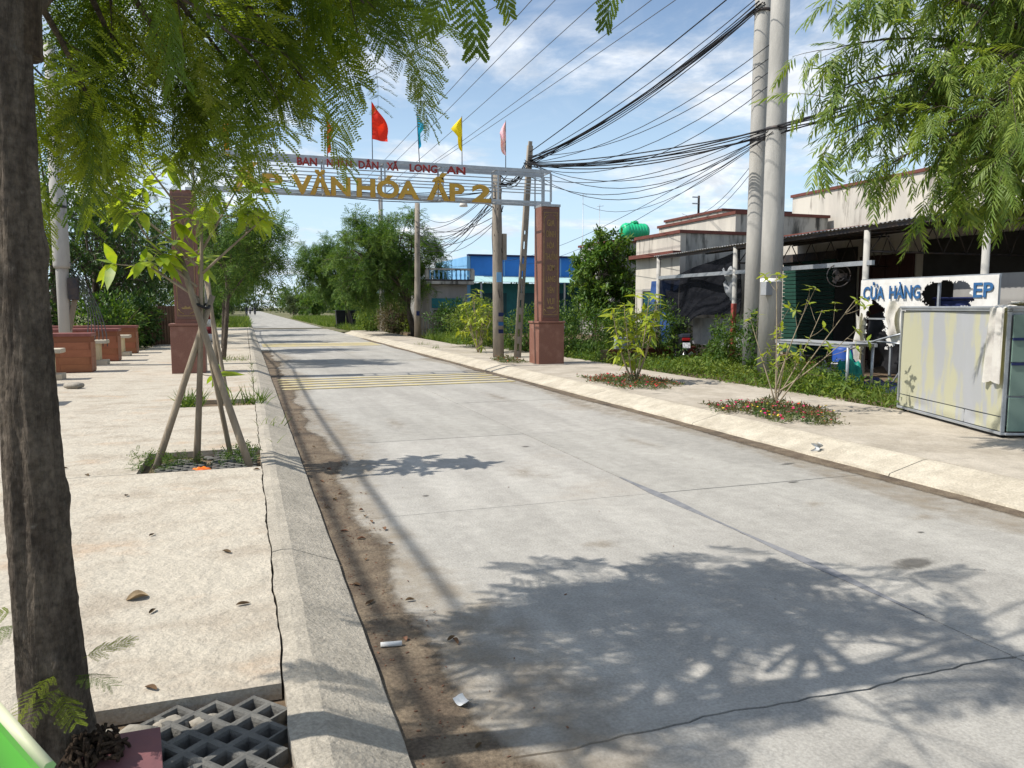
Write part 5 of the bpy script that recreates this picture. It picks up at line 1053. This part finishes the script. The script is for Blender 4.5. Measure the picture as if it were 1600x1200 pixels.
for i in range(26):
    s = 1 if i % 2 else -1; y = 64 + (i // 2) * 10 + fx.uniform(-3, 3); x = (8.6 + fx.uniform(0, 4.0)) if s > 0 else (-2.6 - fx.uniform(0, 2.5)); h = fx.uniform(3.0, 5.6)
    tree('far_tree', '%s low rounded tree along the far %s verge beyond the bins' % (('first', 'second', 'third', 'fourth', 'fifth', 'sixth', 'seventh', 'eighth', 'ninth', 'tenth', 'eleventh', 'twelfth', 'thirteenth')[i // 2], 'field side' if s > 0 else 'garden side'), (x, y, 0), h * .6, (0, 0, h * .62), (h * .55, h * .55, h * .52), .1, (6, 5, 6), 12, LANCE, .50, ('leaf_mid', 'leaf_far', 'leaf_feather')[i % 3], seed=200 + i, tw=.8, group=('trees on the far right verge', 'trees on the far left verge')[s < 0])
c = MB()
for i in range(70):
    x = -160 + i * 6.0 + fx.uniform(-3, 3); y = 240 + fx.uniform(-30, 30); r = fx.uniform(5, 8)
    if -2 < x < 9: y = 330
    bushmass(c, fx, (x, y, r * .5), (r * 1.3, r, r * .9), 420, LANCE, 2.0, hollow=.2)
tag(stuff(c.build('far_wood', 'leaf_far')), 'far low line of trees closing the road', 'trees')
# ------------------------------------------------------------------ grass and weeds (nobody could count them)
def meadow(name, label, rects, n, tmpl, size, mat, seed, zbase=.09, lean=.5, cat='grass', clump=0, avoid=()):
    g = np.random.default_rng(seed); P = []
    A = np.array([(b - a) * (d - c_) for a, b, c_, d in rects]); k = g.choice(len(rects), n, p=A / A.sum())
    Rr = np.array(rects)[k]; X = Rr[:, 0] + (Rr[:, 1] - Rr[:, 0]) * g.random(n); Y = Rr[:, 2] + (Rr[:, 3] - Rr[:, 2]) * g.random(n)
    dens = .5 + .5 * np.sin(X * 2.1 + seed) * np.sin(Y * 1.7 + seed * 2) + .3 * np.sin(X * 5 + Y * 4); ok = g.random(n) < np.clip(.35 + dens, 0.05, 1)
    for (ax, ay, ar) in avoid: ok &= (X - ax) ** 2 + (Y - ay) ** 2 > ar * ar
    X, Y, dens = X[ok], Y[ok], dens[ok]; m_ = len(X); zz = zbase + g.random(m_) * (clump * np.clip(.3 + dens, .1, 1.3)); P = np.stack([X, Y, zz], 1)
    D = g.normal(0, lean, (m_, 3)); D[:, 2] = g.uniform(.4, 1.1, m_) if clump == 0 else g.normal(.25, .5, m_)
    mb = MB(); scatter(mb, *tmpl, P, D, size * g.uniform(.5, 1.35, m_), g, 2.); return tag(stuff(mb.build(name, mat)), label, cat)
av = [(10.34, 13.44, .25), (10.72, 14.5, .24)]
meadow('weeds', 'low creeping weeds along the yard edge', [(8.75, 10.3, 8.4, 16.5), (8.75, 9.6, 16.5, 22), (9.6, 11.6, 13.5, 19.5)], 14500, LEAF, .09, 'grass', 1, .1, clump=.30, cat='weeds', avoid=av + [(10.95, 17.9, .6), (10.6, 17.1, .45)])
meadow('grass', 'bright grass tufts along the yard edge', [(8.95, 10.2, 8.4, 13), (9.0, 11.5, 15, 20), (8.9, 10, 19, 24)], 4200, BLADE, .26, 'grass', 2, .09, avoid=av)
meadow('tall_weeds', 'waist high green weeds below the shade net', [(10.9, 11.6, 15.0, 19.0), (9.9, 10.9, 15.4, 17.0), (11.9, 12.9, 19.8, 21)], 9000, LANCE, .13, 'weed', 3, .1, clump=1.0, cat='weeds', avoid=[(10.95, 17.9, .8), (10.55, 16.9, .6), (10.1, 15.9, .5), (10.72, 14.5, .3)])
meadow('creeper', 'ivy like creeper climbing at the twin pole foot', [(10.30, 10.62, 13.95, 14.35)], 500, LEAF, .10, 'weed', 5, .1, clump=1.1, cat='creeper')
meadow('bracken', 'feathery weeds by the pipe table', [(9.3, 10.2, 10.6, 12.0)], 500, FEATH, .22, 'grass', 6, .1, clump=.4, cat='weeds')
meadow('verge_grass', 'rough grass on the right verge beyond the bins', [(5.95, 11, 61, 110)], 16000, BLADE, .55, 'grass', 7, .04)
meadow('verge_grass', 'rough grass on the left verge beyond the paving', [(-4.0, .3, 60, 110)], 9000, BLADE, .55, 'grass', 8, .04)
meadow('field_grass', 'bright grass beside the far pavement', [(7.9, 10.5, 29, 36), (7.9, 12, 46, 60), (6.2, 7.6, 50.5, 58)], 12000, BLADE, .42, 'grass', 9, .08)
meadow('shrub_floor', 'mixed low weeds behind the gate pillar', [(8.8, 13, 19.5, 26), (8.3, 9.5, 24, 30)], 12000, LANCE, .14, 'weed', 10, .08, clump=.45, cat='weeds')
meadow('garden_weeds', 'low garden plants behind the seats', [(-9, -6.2, 12, 28), (-9, -3.4, 28.9, 33)], 6000, LANCE, .18, 'leaf_dark', 12, .1, clump=.4, cat='weeds')
meadow('pit_weeds', 'small weeds in the staked sapling pit', [(-1.05, -.6, 7.5, 8.2), (-.25, .05, 7.55, 8.1), (-.75, -.3, 7.7, 7.95)], 520, FEATH, .085, 'weed', 13, .1, clump=.16, cat='weeds')
meadow('pit_weeds', 'small weeds in the far staked pit', [(-.95, -.65, 12.1, 12.9), (-.3, .25, 12.1, 12.7)], 420, BLADE, .26, 'grass', 14, .1, cat='weeds')
meadow('pit_weeds', 'tiny weeds in the grid paver holes', [(-.05, .05, 2.3, 2.5), (-.5, -.4, 2.3, 2.55)], 70, FEATH, .06, 'weed', 15, .07, clump=.05, cat='weeds')
meadow('kerb_weeds', 'tufts of grass in the kerb joints', [(.08, .12, 13, 22), (.08, .45, 9.9, 10.1), (.1, .35, 8.6, 8.7), (-.7, .05, 21.9, 23.6), (6.2, 6.6, 26, 27), (6.3, 6.7, 29, 30)], 420, BLADE, .16, 'grass', 16, .12)
# ------------------------------------------------------------------ flower beds
def flowerbed(label, c, r, seed, pal, n=1500):
    g = np.random.default_rng(seed); o = thing('flower_bed', label, 'flower bed', (c[0], c[1], ZP)); m = MB(); a = g.uniform(0, 6.28, n); q = np.sqrt(g.random(n)) * (1 + .18 * np.sin(3 * a + seed) + .14 * np.sin(7 * a) + .10 * np.sin(13 * a + 1) + g.normal(0, .07, n))
    P = np.stack([r[0] * q * np.cos(a), r[1] * q * np.sin(a), .01 + g.random(n) * .20 * np.clip(1.2 - q, .12, 1) * (.6 + .4 * np.sin(a * 5 + q * 6))], 1); D = g.normal(0, .6, (n, 3)); D[:, 2] = g.uniform(0, .9, n); scatter(m, *LANCE, P, D, .065 * g.uniform(.5, 1.3, n), g, 2.)
    stuff(m.build('foliage', 'purslane', o)); petal = np.array([(0, 0, 0)] + [(.5 * math.cos(t) * (1 if i % 2 else .75), .5 * math.sin(t) * (1 if i % 2 else .75), .16) for i, t in enumerate(np.linspace(0, 2 * math.pi, 11)[:-1])]); pf = np.array([(0, 1 + i, 1 + (i + 1) % 10) for i in range(10)])
    for mat, cnt in pal:
        f = MB(); i = g.choice(n, cnt, replace=False); Q = P[i].copy(); Q[:, 2] += .045; Fm = frames(np.stack([g.normal(0, 1, cnt), g.normal(0, 1, cnt), g.normal(0, .2, cnt)], 1), g, .9); S = .036 * g.uniform(.7, 1.3, cnt); V = np.einsum('nij,vj->nvi', Fm, petal) * S[:, None, None] + Q[:, None]
        f.add(V.reshape(-1, 3), (pf[None] + (np.arange(cnt) * 11)[:, None, None]).reshape(-1, 3)); stuff(f.build('blossoms', mat, o))
flowerbed('bed of pink flowers round the sparse sapling', (6.88, 8.75), (.66, 1.0), 1, (('petal_pink', 110), ('petal_red', 40), ('petal_yellow', 40)), 3600)
flowerbed('bed of small red flowers round the bushy sapling', (7.0, 13.2), (.72, 1.2), 2, (('petal_red', 170), ('petal_pink', 60)), 3600)
flowerbed('small dry flower patch near the tangled pole', (6.65, 19.6), (.35, .9), 3, (('petal_red', 24),), 1100)
# ------------------------------------------------------------------ planting pits
def grid_paver(label, x0, x1, y0, y1, z, ang=45., s=.095, wd=.017, h=.06, group='grid pavers in the planting pits'):
    m = MB(); hs = s / 2 - wd; cx, cy = (x0 + x1) / 2, (y0 + y1) / 2; ca, sa = math.cos(R(ang)), math.sin(R(ang)); cells = set()
    for i in range(-14, 15):
        for j in range(-14, 15):
            if abs((i * ca - j * sa) * s) < (x1 - x0) / 2 - s * .62 and abs((i * sa + j * ca) * s) < (y1 - y0) / 2 - s * .62: cells.add((i, j))
    for i, j in cells:
        def rot(u, v): return ((i * s + u) * ca - (j * s + v) * sa, (i * s + u) * sa + (j * s + v) * ca)
        Q = ((-1, -1), (1, -1), (1, 1), (-1, 1)); O_ = [rot(u * s / 2, v * s / 2) for u, v in Q]; I_ = [rot(u * hs, v * hs) for u, v in Q]; J_ = [rot(u * hs * 1.12, v * hs * 1.12) for u, v in Q]
        V = [(*v, h) for v in O_] + [(*v, h - .003) for v in J_] + [(*v, h * .75) for v in I_] + [(*v, 0) for v in I_] + [(*v, 0) for v in O_]; F = []
        for k in range(4):
            k2 = (k + 1) % 4; F += [(k, k2, 4 + k2, 4 + k), (4 + k, 4 + k2, 8 + k2, 8 + k), (8 + k, 8 + k2, 12 + k2, 12 + k)]
        for k, nb in ((3, (i - 1, j)), (1, (i + 1, j)), (0, (i, j - 1)), (2, (i, j + 1))):
            if nb not in cells: F.append((k, (k + 1) % 4, 16 + (k + 1) % 4, 16 + k))
        m.add(V, F)
    return tag(m.build('grid_paver', 'paver', None, (cx, cy, z)), label, 'paver', group)
grid_paver('open grid concrete paver filling the pit corner at the kerb', -.47, .12, 2.28, 3.02, .062, 41)
grid_paver('open grid concrete paver under the scooter front', -.47, .12, 1.72, 2.36, .060, 44)
grid_paver('broken grid paver in the staked sapling pit near the kerb', -.38, .10, 7.32, 8.38, .066, 45)
grid_paver('broken grid paver behind the orange wrapper', -.85, -.36, 7.40, 7.95, .064, 42)
for i in range(26): 
    g = np.random.default_rng(300 + i); rock('cobble', 'grey rubble stone lying in the staked sapling pit', (g.uniform(-.85, .0), g.uniform(7.42, 8.28), .068), (g.uniform(.03, .07), g.uniform(.03, .06), g.uniform(.015, .03)), 300 + i, 'paver', 'stone', 'rubble in the sapling pit')
for i, (x, y, s) in enumerate(((-.42, 2.86, .075), (-.30, 2.9, .065), (-.52, 2.9, .05), (-.18, 2.88, .06), (-.86, 2.88, .05))): rock('pit_stone', 'rounded pale stone along the pit edge by the trunk', (x, y, .066), (s, s * .6, s * .55), 40 + i, 'stone', 'stone', 'stones along the pit edge')
tl = MB().box((0, 0, 0), (.235, .26, .012)); o = tl.build('broken_tile', 'tile_plum', None, (-.42, 2.60, .158), R(12), .002); o.rotation_euler = (R(10), R(4), R(8)); tag(o, 'plum red floor tile lying tilted beside the trunk', 'tile')
g = np.random.default_rng(5); m = MB()
for i in range(70):
    d = inball(g, 1, .7, 1.)[0] * (.075, .06, .045); d[2] = abs(d[2]); e = norm(g.normal(0, 1, 3)) * .05; m.tube(bez(d - e, d + e, d * .5, 5) + (0, 0, .02), .006, 4)
tag(m.build('root_clod', 'clod', None, (-.50, 2.62, .165)), 'dark matted root clod on the plum tile beside the trunk', 'root clod')
# ------------------------------------------------------------------ litter
def curl(name, label, cat, loc, w, h, mat, seed, rz=0., up=.35, group=None, leaf=True):
    n = 9; G = np.zeros((n, n, 3)); u = np.linspace(-1, 1, n); g = np.random.default_rng(seed); A, B = np.meshgrid(u, u, indexing='ij'); ww = np.sqrt(np.clip(1 - A * A, .01, 1)) if leaf else np.ones_like(A)
    G[..., 0] = A * w / 2; G[..., 1] = B * ww * h / 2; G[..., 2] = .012 + up * h * (B * ww) ** 2 + .12 * h * np.sin(A * 3 + seed) * up + .1 * h * A * A * up; G[..., 2] -= G[..., 2].min() - .003
    return tag(MB().sheet(G).build(name, mat, None, loc, rz), label, cat, group)
curl('dry_leaf', 'large curled dry leaf lying on the pale paving', 'leaf', (-.56, 4.15, ZP), .105, .07, 'leaf_dry', 1, .3, .38)
tag(MB().tube([(-.05, 0, .012), (.05, 0, .012)], .012, 10).build('cigarette_packet_tube', 'paper', None, (.60, 3.48, .006), R(-8)), 'white paper tube lying in the dirty gutter', 'litter')
curl('paper_scrap', 'crumpled pale paper scrap in the gutter dirt', 'litter', (.78, 2.86, .006), .055, .065, 'paper', 7, .5, .3, leaf=False)
crumple('plastic_scrap', 'white plastic scrap lying on the far gutter', 'litter', (5.80, 6.67, .10), .12, .09, 'paper', 12, .4, .02)
pile('orange_wrapper', 'crumpled orange wrapper in the staked sapling pit', 'litter', (-.43, 7.50, .12), (.10, .05, .035), 'orange_wrap', 3)
gl = np.random.default_rng(17)
for i in range(34):
    x, y = (gl.uniform(.55, .95), gl.uniform(2.4, 9)) if i < 22 else (gl.uniform(-1.6, .3), gl.uniform(3.1, 8)); 
    curl('fallen_leaf', 'small brown fallen leaf in the gutter' if i < 22 else 'small brown fallen leaf on the left paving', 'leaf', (x, y, .007 if i < 22 else ZP + .002 - max(0, x - .1) * .4), gl.uniform(.03, .085), gl.uniform(.015, .03), 'leaf_brown', i, gl.uniform(0, 3), .5, 'gutter leaves' if i < 22 else 'paving leaves')
m = MB(); 
for i in range(700):
    if i < 560: x, y, z = .52 + abs(gl.normal(0, .17)), gl.uniform(2.2, 14), .007
    elif i < 670: x, y, z = 5.7 - abs(gl.normal(0, .08)), gl.uniform(4, 16), .007
    else: x, y, z = gl.uniform(.1, 5), gl.uniform(2.3, 12), .003
    s = gl.uniform(.002, .0065); m.box((x, y, z + s * .3), (s * gl.uniform(.7, 3), s, s * .6), rz=gl.uniform(0, 3))
tag(stuff(m.build('gutter_grit', 'leaf_brown')), 'loose grit and twigs in the gutters', 'grit')
# ------------------------------------------------------------------ the scooter in the corner
sc_ = motorbike('green scooter with dark cowl standing at the edge of the paving', (-.2, .2, ZP), 0., 'bike_green', None, 'bike_green', False)
MB().prism([(.28, 1.00), (.50, .97), (.55, 1.00), (.46, 1.075), (.30, 1.06)], -.32, .20, 'x').build('dash_cover', 'bike_dark', sc_, bevel=.03)
P = [(-.083, .615, 1.00), (-.029, .586, 1.10), (.034, .495, 1.08), (.003, .577, .98)]
m = MB(); V = [np.array(p) for p in P] + [np.array(p) - (0, 0, .02) for p in P]; m.add(V, [(0, 3, 2, 1), (4, 5, 6, 7), (0, 1, 5, 4), (1, 2, 6, 5), (2, 3, 7, 6), (3, 0, 4, 7)]); m.build('front_fairing', 'bike_green', sc_, bevel=.004)
MB().tube([P[1], P[2]], .0055, 6).build('fairing_trim', 'trim_cream', sc_)
